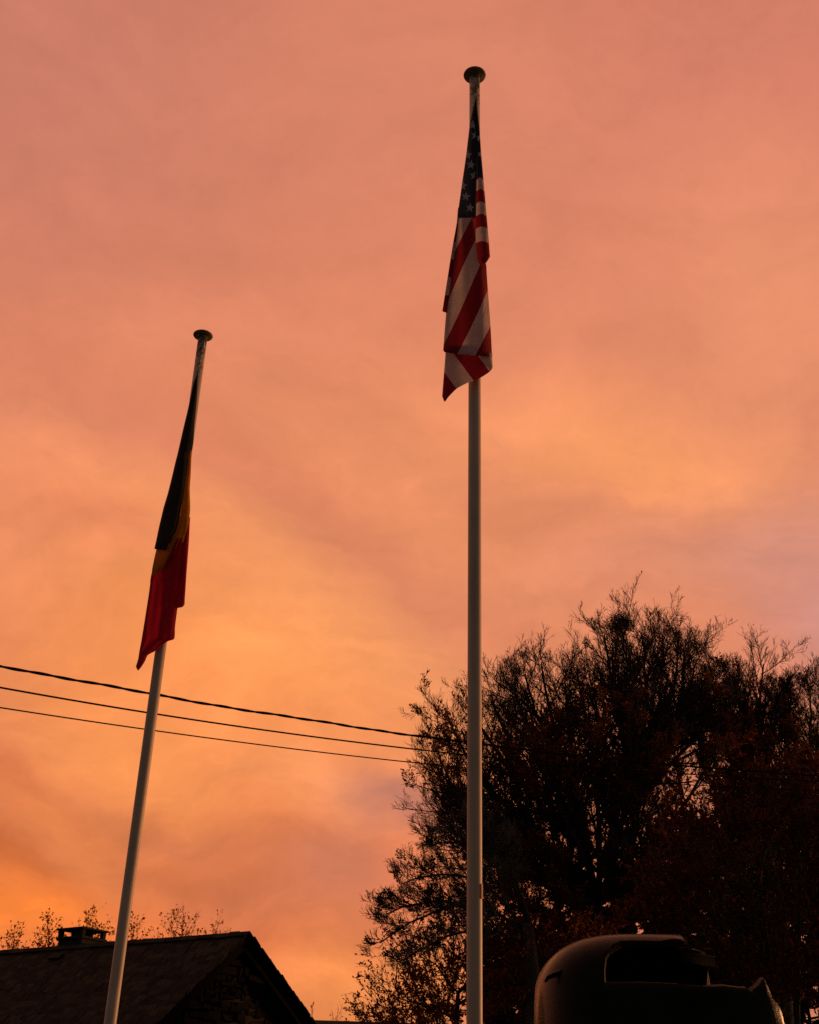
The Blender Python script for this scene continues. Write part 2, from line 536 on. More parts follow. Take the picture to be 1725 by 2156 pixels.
# rubble stones of the gable, laid in rough courses, left part standing proud of the right part
stone_count = 0
z = APEX[2] - 3.05
rs = random.Random(21)
while z < wall_top - 0.12:
    h = rs.uniform(0.10, 0.19)
    hw = max(0.0, (wall_top - z - h * .4) / 0.80) - 0.1
    g = -hw
    hw = max(0.0, (wall_top - z - h * .4) / 0.64) - 0.1
    while g < hw - 0.06:
        wd = min(rs.choice((rs.uniform(.10, .24), rs.uniform(.2, .55))), hw - g)
        px, py, _ = proj(wpt(SET, g + wd / 2, z))
        if py < 2210 and px > 280:
            proud = 0.17 if g + wd / 2 < 0.35 else 0.0
            dep = rs.uniform(-0.02, 0.035) + proud
            bm = bmesh.new()
            hk = rs.uniform(.78, 1.22)
            bmesh.ops.create_cube(bm, size=1.0)
            for vv in bm.verts:
                vv.co = Vector((vv.co.x * (wd - 0.025), vv.co.y * (0.16 + proud), vv.co.z * (h - 0.022) * hk))
                vv.co += Vector((rs.gauss(0, .022), rs.gauss(0, .016), rs.gauss(0, .018)))
            bmesh.ops.bevel(bm, geom=bm.edges[:], offset=0.014, segments=1, affect='EDGES')
            B = Matrix((GD, RD, UP)).transposed().to_4x4()
            B.translation = Vector(wpt(SET + 0.12 - dep + proud / 2 - 0.0, g + wd / 2, z + h / 2 + rs.gauss(0, .018)))
            bm.transform(B)
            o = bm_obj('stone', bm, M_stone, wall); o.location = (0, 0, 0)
            stone_count += 1
        g += wd
    z += h
wall.location = -house.location
# corbel stone that sticks out below the loft gap on the right
bm = bmesh.new(); bmesh.ops.create_cube(bm, size=1.0)
for vv in bm.verts: vv.co = Vector((vv.co.x * .5, vv.co.y * .3, vv.co.z * .11)) + Vector([rs.gauss(0, .02) for _ in range(3)])
B = Matrix((GD, RD, UP)).transposed().to_4x4(); B.translation = Vector(wpt(SET - .04, 0.62, APEX[2] - 0.92)); bm.transform(B)
bm_obj('corbel_stone', bm, M_stone, house)

# chimney
tch = None
for t in np.arange(3, 9, 0.02):
    if proj(APEX + RD * t + GD * 0.40)[0] < 170: tch = t; break
CC = APEX + RD * tch + GD * 0.40
chim_parts = []
L1, L2 = 0.46, 0.42
def cbox(name, z0, z1, a, b, parent, material=M_concrete, ox=0, oy=0):
    V, Fc = obox(CC + RD * ox + GD * oy + UP * (z0 + z1) / 2, RD, GD, UP, a, b, (z1 - z0) / 2)
    bm = bmesh.new()
    vs_ = [bm.verts.new(v) for v in V]
    for f in Fc: bm.faces.new([vs_[i] for i in f])
    bmesh.ops.bevel(bm, geom=bm.edges[:], offset=0.012, segments=1, affect='EDGES')
    return bm_obj(name, bm, material, parent)
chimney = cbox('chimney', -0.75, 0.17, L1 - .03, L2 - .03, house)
def sub(o):
    o.location = (0, 0, 0); return o
def cpart(*a, **k):
    return sub(cbox(*a, **k))
cpart('base_slab', 0.172, 0.235, L1 + .02, L2 + .02, chimney)
for sx in (-1, 1):
    for sy in (-1, 1):
        cpart('pillar', 0.237, 0.40, 0.06, 0.06, chimney, ox=sx * (L1 - .07), oy=sy * (L2 - .07))
cpart('flue', 0.237, 0.37, 0.20, 0.20, chimney)
# cap: a low hipped slab
V = []
for (a, b, zz) in ((L1 + .03, L2 + .03, 0.402), (L1 + .03, L2 + .03, 0.445), (0.16, 0.13, 0.51)):
    for dx, dy in ((-1, -1), (1, -1), (1, 1), (-1, 1)):
        V.append(CC + RD * a * dx + GD * b * dy + UP * zz)
Fc = [(3, 2, 1, 0), (8, 9, 10, 11)] + [(j * 4 + i, j * 4 + (i + 1) % 4, j * 4 + 4 + (i + 1) % 4, j * 4 + 4 + i) for j in range(2) for i in range(4)]
sub(pydata('cap_slab', V, Fc, M_concrete, chimney))
# roof vent slate a little below the chimney
V, Fc = obox(APEX + RD * (tch - .1) + SN * 0.52 + NN * 0.03, RD, SN, NN, 0.20, 0.10, 0.03)
pydata('roof_vent', V, Fc, M_slate, house)

# ------------------------------------------------------------------ low shed far behind, its roof edge just in view
shed = empty('low_shed', at(850, 2156, 41) * np.array([1, 1, 0]), 'long low dark roof edge seen between the house gable and the big trees', 'shed')
pL, pR = at(640, 2149.5, 41), at(1300, 2152, 41)
zt = (pL[2] + pR[2]) / 2
xl, xr = pL[0] + .4, pR[0]
V, Fc = obox(np.array([(xl + xr) / 2, 43.5, (zt - .9) / 2]), np.array([1., 0, 0]), np.array([0, 1., 0]), UP, (xr - xl) / 2, 2.3, (zt - .9) / 2)
pydata('wall', V, Fc, M_mortar, shed)
V = [(xl - .3, 40.9, zt - 1.0), (xr + .3, 40.9, zt - 1.0), (xr + .3, 43.5, zt + .1), (xl - .3, 43.5, zt + .1), (xr + .3, 46.1, zt - 1.0), (xl - .3, 46.1, zt - 1.0)]
pydata('roof', V + [(a, b, c - .12) for a, b, c in V], [(0, 1, 2, 3), (3, 2, 4, 5), (6, 9, 8, 7), (9, 11, 10, 8), (0, 6, 7, 1), (5, 4, 10, 11), (0, 3, 9, 6), (3, 5, 11, 9), (1, 7, 8, 2), (2, 8, 10, 4)], M_slate, shed)

# ------------------------------------------------------------------ trees
M_bark = simple('beech_bark', (0.030, 0.027, 0.023), 0.9, 5.0, 0.4, 0.5, 30.0)
M_twig = simple('twig_bark', (0.034, 0.028, 0.022), 0.9, 3.0, 0.3)
M_leafA = leaf_mat('copper_leaves', [(0.10, 0.030, 0.012), (0.30, 0.070, 0.020), (0.18, 0.058, 0.020), (0.34, 0.105, 0.026)], 0.45)
M_leafB = leaf_mat('brown_leaves', [(0.028, 0.014, 0.007), (0.05, 0.020, 0.009), (0.040, 0.022, 0.010)], 0.20)
M_leafC = leaf_mat('birch_leaves', [(0.30, 0.12, 0.02), (0.45, 0.18, 0.03), (0.2, 0.085, 0.018)], 0.75)
M_leafR = leaf_mat('dark_red_leaves', [(0.05, 0.013, 0.006), (0.12, 0.026, 0.009), (0.07, 0.020, 0.008)], 0.3)
M_leafD = leaf_mat('dark_hedge_leaves', [(0.012, 0.014, 0.007), (0.03, 0.018, 0.008), (0.018, 0.02, 0.01)], 0.12)
M_greybark = simple('grey_bark', (0.11, 0.105, 0.09), 0.9, 3.0, 0.3)  # paler, greyer tone for the branches and twigs of the bare-bough tree
M_nest = simple('nest_sticks', (0.02, 0.016, 0.012), 0.95, 8.0, 0.4)

def sample_env(env, n, g):
    """points in a union of ellipsoids (centre, radii), a little denser to the outside"""
    vol = np.array([e[1][0] * e[1][1] * e[1][2] for e in env]); pr = vol ** 0.85; pr /= pr.sum()
    idx = g.choice(len(env), n, p=pr)
    d = g.normal(size=(n, 3)); d /= np.linalg.norm(d, axis=1, keepdims=True)
    r = g.random(n) ** (1 / 2.6)
    c = np.array([e[0] for e in env])[idx]; rad = np.array([e[1] for e in env])[idx]
    return c + d * rad * r[:, None]

def grow(base, seeds, env, npts, step, kill, infl, g, lift=0.0, iters=140):
    """space colonisation; returns nodes and parents"""
    pts = sample_env(env, npts, g)
    nodes = [np.array(base, float)]; par = [-1]
    for path in seeds:                                   # hand-laid trunk and limbs
        prev = path[0]                                   # index of the node it leaves from
        for p in path[1:]:
            a = nodes[prev]; b = np.array(p, float)
            k = max(1, int(np.linalg.norm(b - a) / step))
            for i in range(1, k + 1):
                q = a + (b - a) * i / k
                if i < k: q = q + g.normal(size=3) * step * 0.10
                nodes.append(q); par.append(prev); prev = len(nodes) - 1
    P = np.array(nodes)
    near = np.full(len(pts), -1); nd = np.full(len(pts), 1e9)
    alive = np.ones(len(pts), bool)
    def upd(i0):
        nonlocal near, nd
        Q = np.array(nodes[i0:])
        for s in range(0, len(Q), 256):
            q = Q[s:s + 256]
            dd = np.linalg.norm(pts[:, None] - q[None], axis=2)
            k = dd.argmin(1); dm = dd[np.arange(len(pts)), k]
            b = dm < nd
            nd[b] = dm[b]; near[b] = i0 + s + k[b]
    upd(0)
    seen = set()
    for it in range(iters):
        act = alive & (nd < infl)
        if not act.any():
            infl *= 1.6
            if infl > 12: break
            continue
        src = near[act]
        dirs = pts[act] - np.array(nodes)[src]
        dirs /= np.linalg.norm(dirs, axis=1, keepdims=True) + 1e-9
        acc = {}
        for s, dv in zip(src, dirs):
            if s in acc: acc[s] += dv
            else: acc[s] = dv.copy()
        i0 = len(nodes)
        for s, dv in acc.items():
            n_ = np.linalg.norm(dv)
            if n_ < 1e-6: continue
            dv = dv / n_ + g.normal(size=3) * 0.12; dv[2] += lift
            if par[s] >= 0:
                pd = nodes[s] - nodes[par[s]]; pd /= np.linalg.norm(pd) + 1e-9
                dv = dv / np.linalg.norm(dv) + pd * 0.35
            dv /= np.linalg.norm(dv)
            key = (s, round(dv[0] * 3), round(dv[1] * 3), round(dv[2] * 3))
            if key in seen: continue
            seen.add(key)
            nodes.append(nodes[s] + dv * step); par.append(s)
        if len(nodes) == i0: break
        upd(i0)
        alive &= nd > kill
        if not alive.any(): break
    return np.array(nodes), np.array(par)

def leaves_mesh(C0, U, Nn, L, W):
    """folded diamond leaves: base C0, direction U, normal Nn"""
    S = np.cross(U, Nn); S /= np.linalg.norm(S, axis=1, keepdims=True) + 1e-9
    n = len(C0)
    V = np.empty((n, 4, 3))
    V[:, 0] = C0
    V[:, 1] = C0 + U * (L * .45)[:, None] + S * (W * .5)[:, None] + Nn * (W * .15)[:, None]
    V[:, 2] = C0 + U * L[:, None]
    V[:, 3] = C0 + U * (L * .45)[:, None] - S * (W * .5)[:, None] + Nn * (W * .15)[:, None]
    q = (np.arange(n) * 4)[:, None, None] + np.array([[0, 1, 2], [0, 2, 3]])[None]
    return V.reshape(-1, 3), q.reshape(-1, 3)

def unit(a): return a / (np.linalg.norm(a, axis=1, keepdims=True) + 1e-9)

def tree(name, label, base, seeds, env, npts, seed, leafmat, step=0.28, kill=0.42, infl=2.5, tip=0.0060, expo=2.2,
         twig_len=0.55, twigs_per=2, side=4, leaf_fn=None, leaf_len=0.085, twig_r=0.0042, up_bias=0.55, rmax=0.4, cat='tree', group=None, leaves_per=3, lift=0.04, spread=0.38, twigmat=None, twig_keep=None):
    g = np.random.default_rng(seed)
    nodes, par = grow(base, seeds, env, npts, step, kill, infl, g, lift)
    n = len(nodes)
    kids = np.zeros(n, int)
    r = np.zeros(n)
    for i in range(n - 1, 0, -1):
        if r[i] == 0: r[i] = tip ** expo
        r[par[i]] += r[i]; kids[par[i]] += 1
    rad = np.minimum(r ** (1 / expo), rmax)
    root = empty(name, base, label, cat, group)
    idx = np.arange(1, n)
    P0, P1 = nodes[par[idx]], nodes[idx]
    R1 = rad[idx]; R0 = np.minimum(rad[par[idx]], R1 * 1.35)
    d = unit(P1 - P0); P1x = P1 + d * (R1 * 0.5)[:, None]
    thick = R1 > 0.045
    if thick.any():
        V, q = tubes(P0[thick], P1x[thick], R0[thick], R1[thick], 9)
        np_mesh('trunk', V, q, M_bark, root, True)
    if (~thick).any():
        V, q = tubes(P0[~thick], P1x[~thick], R0[~thick], R1[~thick], 4)
        tag(np_mesh('branches', V, q, M_bark, root, True), kind='stuff')
    # twigs: sprays on every thin node
    thin = idx[rad[idx] < 0.022]
    src = np.repeat(thin, twigs_per)
    if twig_keep is not None: src = src[g.random(len(src)) < twig_keep(nodes[src])]
    pd = unit(nodes[src] - nodes[par[src]])
    ctr = np.array([base[0], base[1], nodes[:, 2].min() + 0.35 * (nodes[:, 2].max() - nodes[:, 2].min())])
    outw = unit(nodes[src] - ctr)
    dr = unit(pd * 0.5 + outw * 0.55 + g.normal(size=pd.shape) * spread + np.array([0, 0, up_bias]))
    ln = twig_len * g.uniform(0.5, 1.25, len(src))
    A0 = nodes[src]
    bend = g.normal(size=dr.shape) * 0.12 + np.array([0, 0, 0.14 * np.sign(up_bias + 1e-6)])
    A1 = A0 + dr * (ln * .5)[:, None]
    dr2 = unit(dr + bend); A2 = A1 + dr2 * (ln * .5)[:, None]
    s0, s1, q0, q1, leaf_c, leaf_d, leaf_src = [A0, A1], [A1, A2], [], [], [], [], []
    rr0 = [np.full(len(src), twig_r * 1.3), np.full(len(src), twig_r)]
    rr1 = [np.full(len(src), twig_r), np.full(len(src), twig_r * .55)]
    for k in range(side):
        f = g.uniform(0.15, 0.95, len(src))
        B0 = np.where((f < .5)[:, None], A0 + (A1 - A0) * (f * 2)[:, None], A1 + (A2 - A1) * ((f - .5) * 2)[:, None])
        sd_ = unit(dr * 1.0 + g.normal(size=dr.shape) * 0.5 + np.array([0, 0, up_bias * .35]))
        B1 = B0 + sd_ * (ln * g.uniform(.22, .55, len(src)))[:, None]
        s0.append(B0); s1.append(B1)
        rr0.append(np.full(len(src), twig_r * .8)); rr1.append(np.full(len(src), twig_r * .45))
        leaf_c += [B0 + (B1 - B0) * g.uniform(.2, 1, (len(src), 1)) for _ in range(leaves_per)]
        leaf_d += [sd_ for _ in range(leaves_per)]
    V, q = tubes(np.concatenate(s0), np.concatenate(s1), np.concatenate(rr0), np.concatenate(rr1), 3)
    tag(np_mesh('twigs', V, q, twigmat or M_twig, root), kind='stuff')
    # leaves
    if leaf_fn is not None and leaf_c:
        Cc = np.concatenate(leaf_c); Dd = np.concatenate(leaf_d)
        keep = g.random(len(Cc)) < leaf_fn(Cc)
        Cc, Dd = Cc[keep], Dd[keep]
        U = unit(Dd * .8 + g.normal(size=Dd.shape) * .6)
        Nn = unit(np.array([0, 0, 1.0]) + g.normal(size=U.shape) * .75)
        L = leaf_len * g.uniform(.6, 1.25, len(Cc))
        V, q = leaves_mesh(Cc, U, Nn, L, L * .62)
        tag(np_mesh('foliage', V, q, leafmat, root), kind='stuff')
    return root, nodes, rad

def fan_tree(name, label, base, trunk, limbs, seed, leafmat, leafy, n1=12, n2=9, n3=6, n4=2, up=(.22, .22, .25), ang=(36, 38, 40), rbase=.26, r0=(.105, .018),
             twigmat=None, leaf_len=.066, leaves3=10, ratio=(.40, .42, .55), cat='tree', group=None):
    """limbs fan out of the trunk; every limb carries four more orders of straight, outward-pointing branches.
    limbs: (start, mid, end); leafy(P) -> chance that the branch leaving at P still carries its leaves"""
    g = np.random.default_rng(seed)
    root = empty(name, base, label, cat, group)
    def curve_seg(S_, D_, K_, L, ra, rb, nseg):
        a0, a1, q0, q1 = [], [], [], []
        for k in range(nseg):
            ta, tb = k / nseg, (k + 1) / nseg
            a0.append(S_ + (D_ * ta + K_ * ta * ta) * L[:, None]); a1.append(S_ + (D_ * tb + K_ * tb * tb) * L[:, None])
            q0.append(ra + (rb - ra) * ta); q1.append(ra + (rb - ra) * tb)
        return np.concatenate(a0), np.concatenate(a1), np.concatenate(q0), np.concatenate(q1)
    # trunk
    V, Fc = curve_tube(trunk, np.linspace(rbase, rbase * .62, len(trunk)), 12)
    pydata('trunk', V, Fc, M_bark, root, True)
    S0 = np.array([l[0] for l in limbs]); Mi = np.array([l[1] for l in limbs]); En = np.array([l[2] for l in limbs])
    # quadratic through start, mid, end:  S + D t + K t^2
    K = 2 * (En - 2 * Mi + S0); D = En - S0 - K
    L = np.ones(len(limbs)); ln = np.linalg.norm(En - S0, axis=1)
    ra = r0[0] * np.clip(ln / 5.0, .45, 1.3); rb = np.full(len(limbs), r0[1])
    for k in range(len(limbs)):
        tt = np.linspace(0, 1, 14)[:, None]
        V, Fc = curve_tube(S0[k] + D[k] * tt + K[k] * tt * tt + g.normal(size=(14, 3)) * .02 * np.sin(tt * math.pi), ra[k] + (rb[k] - ra[k]) * tt[:, 0], 8)
        pydata('limb', V, Fc, M_bark, root, True)
    fine0, fine1, fA, fB = [], [], [], []
    lc, ld = [], []
    Sx, Dx, Kx, Lx, rax, rbx = S0, D, K, L, ra, rb
    real = ln
    leaf_on = None
    for lev, (cnt, rat, an, upb) in enumerate(((n1, ratio[0], ang[0], up[0]), (n2, ratio[1], ang[1], up[1]), (n3, ratio[2], ang[2], up[2]))):
        m = len(Sx)
        t = (np.linspace(.16 if lev == 0 else .1, .97, cnt)[None] + g.normal(size=(m, cnt)) * .03).clip(.05, 1).ravel()
        ix = np.repeat(np.arange(m), cnt)
        tang = unit(Dx[ix] + 2 * Kx[ix] * t[:, None])
        Sn = Sx[ix] + (Dx[ix] * t[:, None] + Kx[ix] * (t * t)[:, None]) * Lx[ix][:, None]
        rn = g.normal(size=Sn.shape); perp = unit(np.cross(tang, rn))
        al = np.radians(g.normal(an, 9, len(t)))
        dn = unit(tang * np.cos(al)[:, None] + perp * np.sin(al)[:, None] + np.array([0, 0, upb]))
        Ln = real[ix] * rat * g.uniform(.65, 1.25, len(t)) * (1 - (.48, .48, .55)[lev] * t) + .05
        Kn = (g.normal(size=Sn.shape) * .08 + np.array([0, 0, .12 + upb * .3]))
        rpar = rax[ix] + (rbx[ix] - rax[ix]) * t
        ran = np.maximum(np.minimum(rpar * .6, .012 + Ln * .014), .0042); rbn = np.maximum(ran * .3, .0028)
        p0, p1, a_, b_ = curve_seg(Sn, dn, Kn, Ln, ran, rbn, (5, 3, 2)[lev])
        fine0.append(p0); fine1.append(p1); fA.append(a_); fB.append(b_)
        if lev == 1: leaf_on = g.random(len(t)) < leafy(Sn)
        if lev == 2: leaf_on = leaf_on[ix]
        Sx, Dx, Kx, Lx, rax, rbx, real = Sn, dn, Kn, Ln, ran, rbn, Ln
    # last twigs
    m = len(Sx)
    t = g.uniform(.2, .95, m * n4); ix = np.repeat(np.arange(m), n4)
    tang = unit(Dx[ix] + 2 * Kx[ix] * t[:, None])
    Sn = Sx[ix] + (Dx[ix] * t[:, None] + Kx[ix] * (t * t)[:, None]) * Lx[ix][:, None]
    dn = unit(tang + g.normal(size=tang.shape) * .45 + np.array([0, 0, up[2] * .6]))
    Ln = Lx[ix] * g.uniform(.3, .7, len(t)) + .03
    fine0.append(Sn); fine1.append(Sn + dn * Ln[:, None]); fA.append(np.full(len(t), .0036)); fB.append(np.full(len(t), .0024))
    V, q = tubes(np.concatenate(fine0[:1]), np.concatenate(fine1[:1]), np.concatenate(fA[:1]), np.concatenate(fB[:1]), 5)
    tag(np_mesh('branches', V, q, twigmat or M_bark, root, True), kind='stuff')
    V, q = tubes(np.concatenate(fine0[1:]), np.concatenate(fine1[1:]), np.concatenate(fA[1:]), np.concatenate(fB[1:]), 3)
    tag(np_mesh('twigs', V, q, twigmat or M_twig, root), kind='stuff')
    # leaves, in flat sprays along the order-three twigs of the branches that kept them; elsewhere one here and there
    few = g.random(len(Sx)) < .10
    on = leaf_on | few
    ix = np.repeat(np.nonzero(on)[0], np.where(leaf_on[on], leaves3, 1))
    t = g.uniform(.15, 1.1, len(ix))
    tang = unit(Dx[ix] + 2 * Kx[ix] * t[:, None])
    Cc = Sx[ix] + (Dx[ix] * t[:, None] + Kx[ix] * (t * t)[:, None]) * Lx[ix][:, None] + g.normal(size=(len(ix), 3)) * .02
    U = unit(tang + g.normal(size=tang.shape) * np.array([.8, .8, .3]))
    Nn = unit(np.array([0, 0, 1.0]) + g.normal(size=U.shape) * .45)
    Lf = leaf_len * g.uniform(.5, 1.3, len(ix))
    V, q = leaves_mesh(Cc, U, Nn, Lf, Lf * .6)
    tag(np_mesh('foliage', V, q, leafmat, root), kind='stuff')
    return root

def E(x, y, rx, ry, Y, ryd=None):
    """crown lobe centred on the sight line (x, y) at distance Y; half widths in the same units"""
    c = at(x, y, Y); k = Y / 2450 * 1.03
    return (c, (rx * k, (ryd if ryd else min(rx * k * 0.9, 1.25)), ry * k))

def clumps(seed, scale, thr, soft, n=220):
    """patchy leaf cover: smooth random field in space"""
    g = np.random.default_rng(seed)
    K = g.normal(size=(24, 3)) * scale; ph = g.uniform(0, 6.28, 24)
    def f(P):
        return np.clip((np.cos(P @ K.T + ph).sum(1) / math.sqrt(12) - thr) / soft, 0, 1)
    return f

# main beech ------------------------------------------------------
YA = 26.0
bA = at(1255, 2156, YA) * np.array([1, 1, 0])
cl1 = clumps(3, 1.1, 0.0, 0.35)
def proj_np(P):
    c = (P - CAM) @ RC
    return CX + F * c[:, 0] / -c[:, 2], CY - F * c[:, 1] / -c[:, 2]
def leafyA(P):
    px = proj_np(P)
    return np.clip((px[1] - 1440) / 130, 0.03, 1.0) * (0.08 + 0.62 * cl1(P))
def limb(Y, a, b, c, dz, drop=0):
    c = (c[0], c[1] + drop * min(1.0, max(0.0, (1560 - c[1]) / 200)))
    """a limb from three sight-line points; it leans dz metres towards or away from the viewer"""
    return (at(*a, Y), at(*b, Y + dz * .55), at(*c, Y + dz))
gl = random.Random(17)
LA = [((1345, 1630), (1430, 1520), (1480, 1400), 1.2), ((1340, 1680), (1440, 1580), (1520, 1500), .3), ((1235, 1800), (1150, 1610), (1075, 1420), -1.0), ((1300, 1780), (1250, 1590), (1215, 1390), -.2), ((1340, 1660), (1300, 1500), (1290, 1350), 1.3), ((1345, 1640), (1410, 1480), (1425, 1340), -1.1),
      ((1345, 1640), (1440, 1530), (1505, 1385), .4), ((1345, 1600), (1450, 1510), (1515, 1450), -.7), ((1240, 1850), (1060, 1690), (965, 1530), -.9), ((1240, 1860), (1050, 1780), (890, 1660), 1.0), ((1235, 1790), (1100, 1650), (990, 1490), 1.2), ((1240, 1880), (1040, 1770), (905, 1580), 1.1), ((1250, 1910), (1080, 1830), (930, 1740), -.3),
      ((1330, 1680), (1340, 1500), (1310, 1330), .9), ((1338, 1720), (1360, 1500), (1352, 1310), -1.0), ((1300, 1760), (1275, 1580), (1240, 1400), 1.0), ((1345, 1660), (1420, 1540), (1440, 1340), 1.0), ((1235, 1800), (1180, 1600), (1140, 1370), 1.0), ((1280, 1850), (1330, 1640), (1345, 1480), -1.6),
      ((1290, 1930), (1345, 1650), (1325, 1375), .2), ((1335, 1700), (1305, 1530), (1272, 1310), -.6), ((1345, 1650), (1385, 1490), (1395, 1310), .5), ((1345, 1640), (1430, 1510), (1462, 1375), -.3),
      ((1255, 1900), (1215, 1660), (1190, 1420), .6), ((1225, 1700), (1150, 1550), (1105, 1400), -.4), ((1235, 1780), (1110, 1630), (1035, 1450), .4), ((1240, 1850), (1070, 1720), (930, 1500), .2),
      ((1240, 1860), (1060, 1750), (905, 1620), -.5), ((1250, 1900), (1050, 1800), (915, 1690), .6), ((1290, 1900), (1400, 1760), (1500, 1590), -.8), ((1300, 1880), (1440, 1770), (1540, 1700), .8),
      ((1260, 1890), (1260, 1700), (1240, 1520), -1.3), ((1270, 1900), (1330, 1780), (1380, 1600), -1.4), ((1265, 1900), (1200, 1740), (1120, 1590), -1.5), ((1265, 1900), (1300, 1740), (1300, 1560), 1.4),
      ((1262, 1920), (1150, 1860), (1010, 1780), -.8), ((1270, 1950), (1380, 1890), (1500, 1850), -.9), ((1250, 1960), (1150, 1930), (1040, 1890), -1.2), ((1270, 1960), (1330, 1900), (1400, 1800), -1.5), ((1260, 1930), (1200, 1850), (1130, 1740), 1.4)]
fan_tree('beech_tree', 'tallest bare-topped beech tree with a bird nest, right behind the taller flagpole', bA,
         [bA, bA + UP * 1.2, at(1262, 2060, YA), at(1268, 1925, YA)], [limb(YA, a[0], a[1], (a[2][0] + max(0, 1010 - a[2][0]) * .15, a[2][1]), a[3], 26) for a in LA], 4, M_leafA, leafyA, n1=14, n2=9, n3=6, n4=3, ratio=(.42, .42, .55), ang=(48, 42, 40), up=(.10, .18, .25))

# nest: a ball of sticks in the top fork
nest_c = at(1307, 1312, YA - .3)
g = np.random.default_rng(8)
nn = 620
p = nest_c + g.normal(size=(nn, 3)) * np.array([.13, .11, .115])
t = unit(g.normal(size=(nn, 3)) + np.array([0, 0, .3]))
ln_ = g.uniform(.05, .17, (nn, 1))
V, q = tubes(p - t * ln_, p + t * ln_, np.full(nn, .006), np.full(nn, .003), 3)
nest = empty('bird_nest', nest_c, 'round dark bird nest of sticks high in the tallest tree', 'nest')
tag(np_mesh('sticks', V, q, M_nest, nest), kind='stuff')

# left-hand tree with long bare boughs
YB = 24.0
bB = at(1130, 2156, YB) * np.array([1, 1, 0])
LB = [((1110, 1985), (985, 1905), (800, 1985), .2), ((1105, 1960), (990, 1850), (850, 1860), -.3), ((1110, 1990), (1000, 1960), (860, 2015), -.7), ((1110, 1940), (1030, 1800), (905, 1780), .3), ((1112, 1930), (1060, 1800), (1000, 1720), -.5),
      ((1060, 1930), (930, 1900), (815, 1925), .6)]
fan_tree('bare_bough_tree', 'tree with long bare grey boughs reaching left past the taller flagpole', bB, [bB, bB + UP * 1.5, at(1122, 2060, YB), at(1110, 1945, YB)],
         [limb(YB, *a) for a in LB], 14, M_leafB, lambda P: 0.10 + 0 * P[:, 0], n1=16, n2=10, n3=5, n4=3, up=(.05, .10, .18), rbase=.20, r0=(.075, .014), twigmat=M_greybark, ratio=(.30, .42, .5))

# low leafy beech at the left edge of the group
YE = 25.0
bE = at(960, 2156, YE) * np.array([1, 1, 0])
envE = [E(860, 2100, 75, 55, YE), E(950, 2050, 110, 75, YE), E(1080, 2060, 150, 110, YE), E(900, 2160, 130, 50, YE), E(1180, 2080, 150, 110, YE)]
cl2 = clumps(9, 2.0, -0.6, 0.8)
tree('leafy_young_beech', 'low leafy beech at the left foot of the group of trees', bE, [(0, bE + UP * 2.5, at(965, 2090, YE))], envE, 2400, 24, M_leafA,
     leaf_fn=lambda P: 0.9 * cl2(P) + 0.05, leaves_per=8, leaf_len=.066, kill=.3, step=.24, twigs_per=3, side=5, up_bias=.3)

# right-hand beech
YC = 27.5
bC = at(1640, 2156, YC) * np.array([1, 1, 0])
cl3 = clumps(31, 1.3, -0.2, 0.35)
def leafyC(P):
    px = proj_np(P)
    side_ = np.clip((1700 - px[0]) / 60, 0.08, 1.0)
    return np.clip((px[1] - 1400) / 120, 0.05, 1.0) * (0.12 + 0.65 * cl3(P)) * np.maximum(side_, np.clip((px[1] - 1660) / 60, 0, 1))
LC = [((1603, 1660), (1580, 1540), (1568, 1425), .7), ((1603, 1640), (1630, 1530), (1645, 1425), -.7), ((1690, 1700), (1705, 1570), (1705, 1430), -.5), ((1700, 1690), (1750, 1570), (1765, 1440), .6), ((1605, 1700), (1530, 1590), (1490, 1470), -.2), ((1640, 1820), (1660, 1640), (1655, 1480), .9), ((1605, 1660), (1560, 1550), (1535, 1475), .3), ((1640, 1800), (1570, 1640), (1505, 1480), .9), ((1640, 1900), (1600, 1640), (1608, 1360), 0), ((1605, 1650), (1570, 1530), (1545, 1400), -.5), ((1605, 1640), (1645, 1530), (1665, 1465), .5), ((1645, 1880), (1700, 1680), (1740, 1450), .4), ((1650, 1860), (1760, 1700), (1850, 1500), -.4),
      ((1635, 1880), (1560, 1740), (1480, 1600), -.6), ((1640, 1870), (1600, 1720), (1560, 1580), -1.2), ((1650, 1880), (1680, 1720), (1690, 1560), -1.2), ((1660, 1880), (1800, 1790), (1920, 1680), .5), ((1640, 1890), (1540, 1810), (1450, 1760), .6), ((1650, 1880), (1730, 1780), (1800, 1620), 1.2), ((1640, 1880), (1620, 1700), (1600, 1500), 1.2)]
fan_tree('broad_beech_tree', 'beech tree with a pointed bare top at the right edge of the picture', bC, [bC, bC + UP * 1.5, at(1642, 2000, YC), at(1642, 1880, YC)],
         [limb(YC, *a, 38) for a in LC], 34, M_leafA, leafyC, n1=15, n2=10, n3=6, n4=3, ratio=(.34, .44, .55), ang=(38, 42, 40), up=(.14, .18, .25))

# copper-leaved small tree in front, lower right
YD = 21.5
bD = at(1650, 2156, YD) * np.array([1, 1, 0])
envD = [E(1600, 1830, 170, 150, YD), E(1720, 1800, 150, 190, YD), E(1480, 1930, 150, 120, YD), E(1640, 2020, 230, 120, YD), E(1820, 1900, 120, 200, YD)]
cl4 = clumps(41, 1.7, -0.45, 0.5)
tree('copper_leaved_tree', 'small tree full of reddish copper leaves in front of the right-hand trees', bD,
    [(0, bD + UP * 1.5, at(1640, 2020, YD)), (7, at(1590, 1920, YD), at(1540, 1800, YD)), (7, at(1680, 1900, YD), at(1690, 1740, YD)), (7, at(1600, 1880, YD + .4), at(1620, 1730, YD + .3))],
    envD, 2600, 44, M_leafR, leaf_fn=lambda P: 0.95 * cl4(P) + 0.1, leaves_per=6, step=.24, kill=.3, twigs_per=3, side=5)

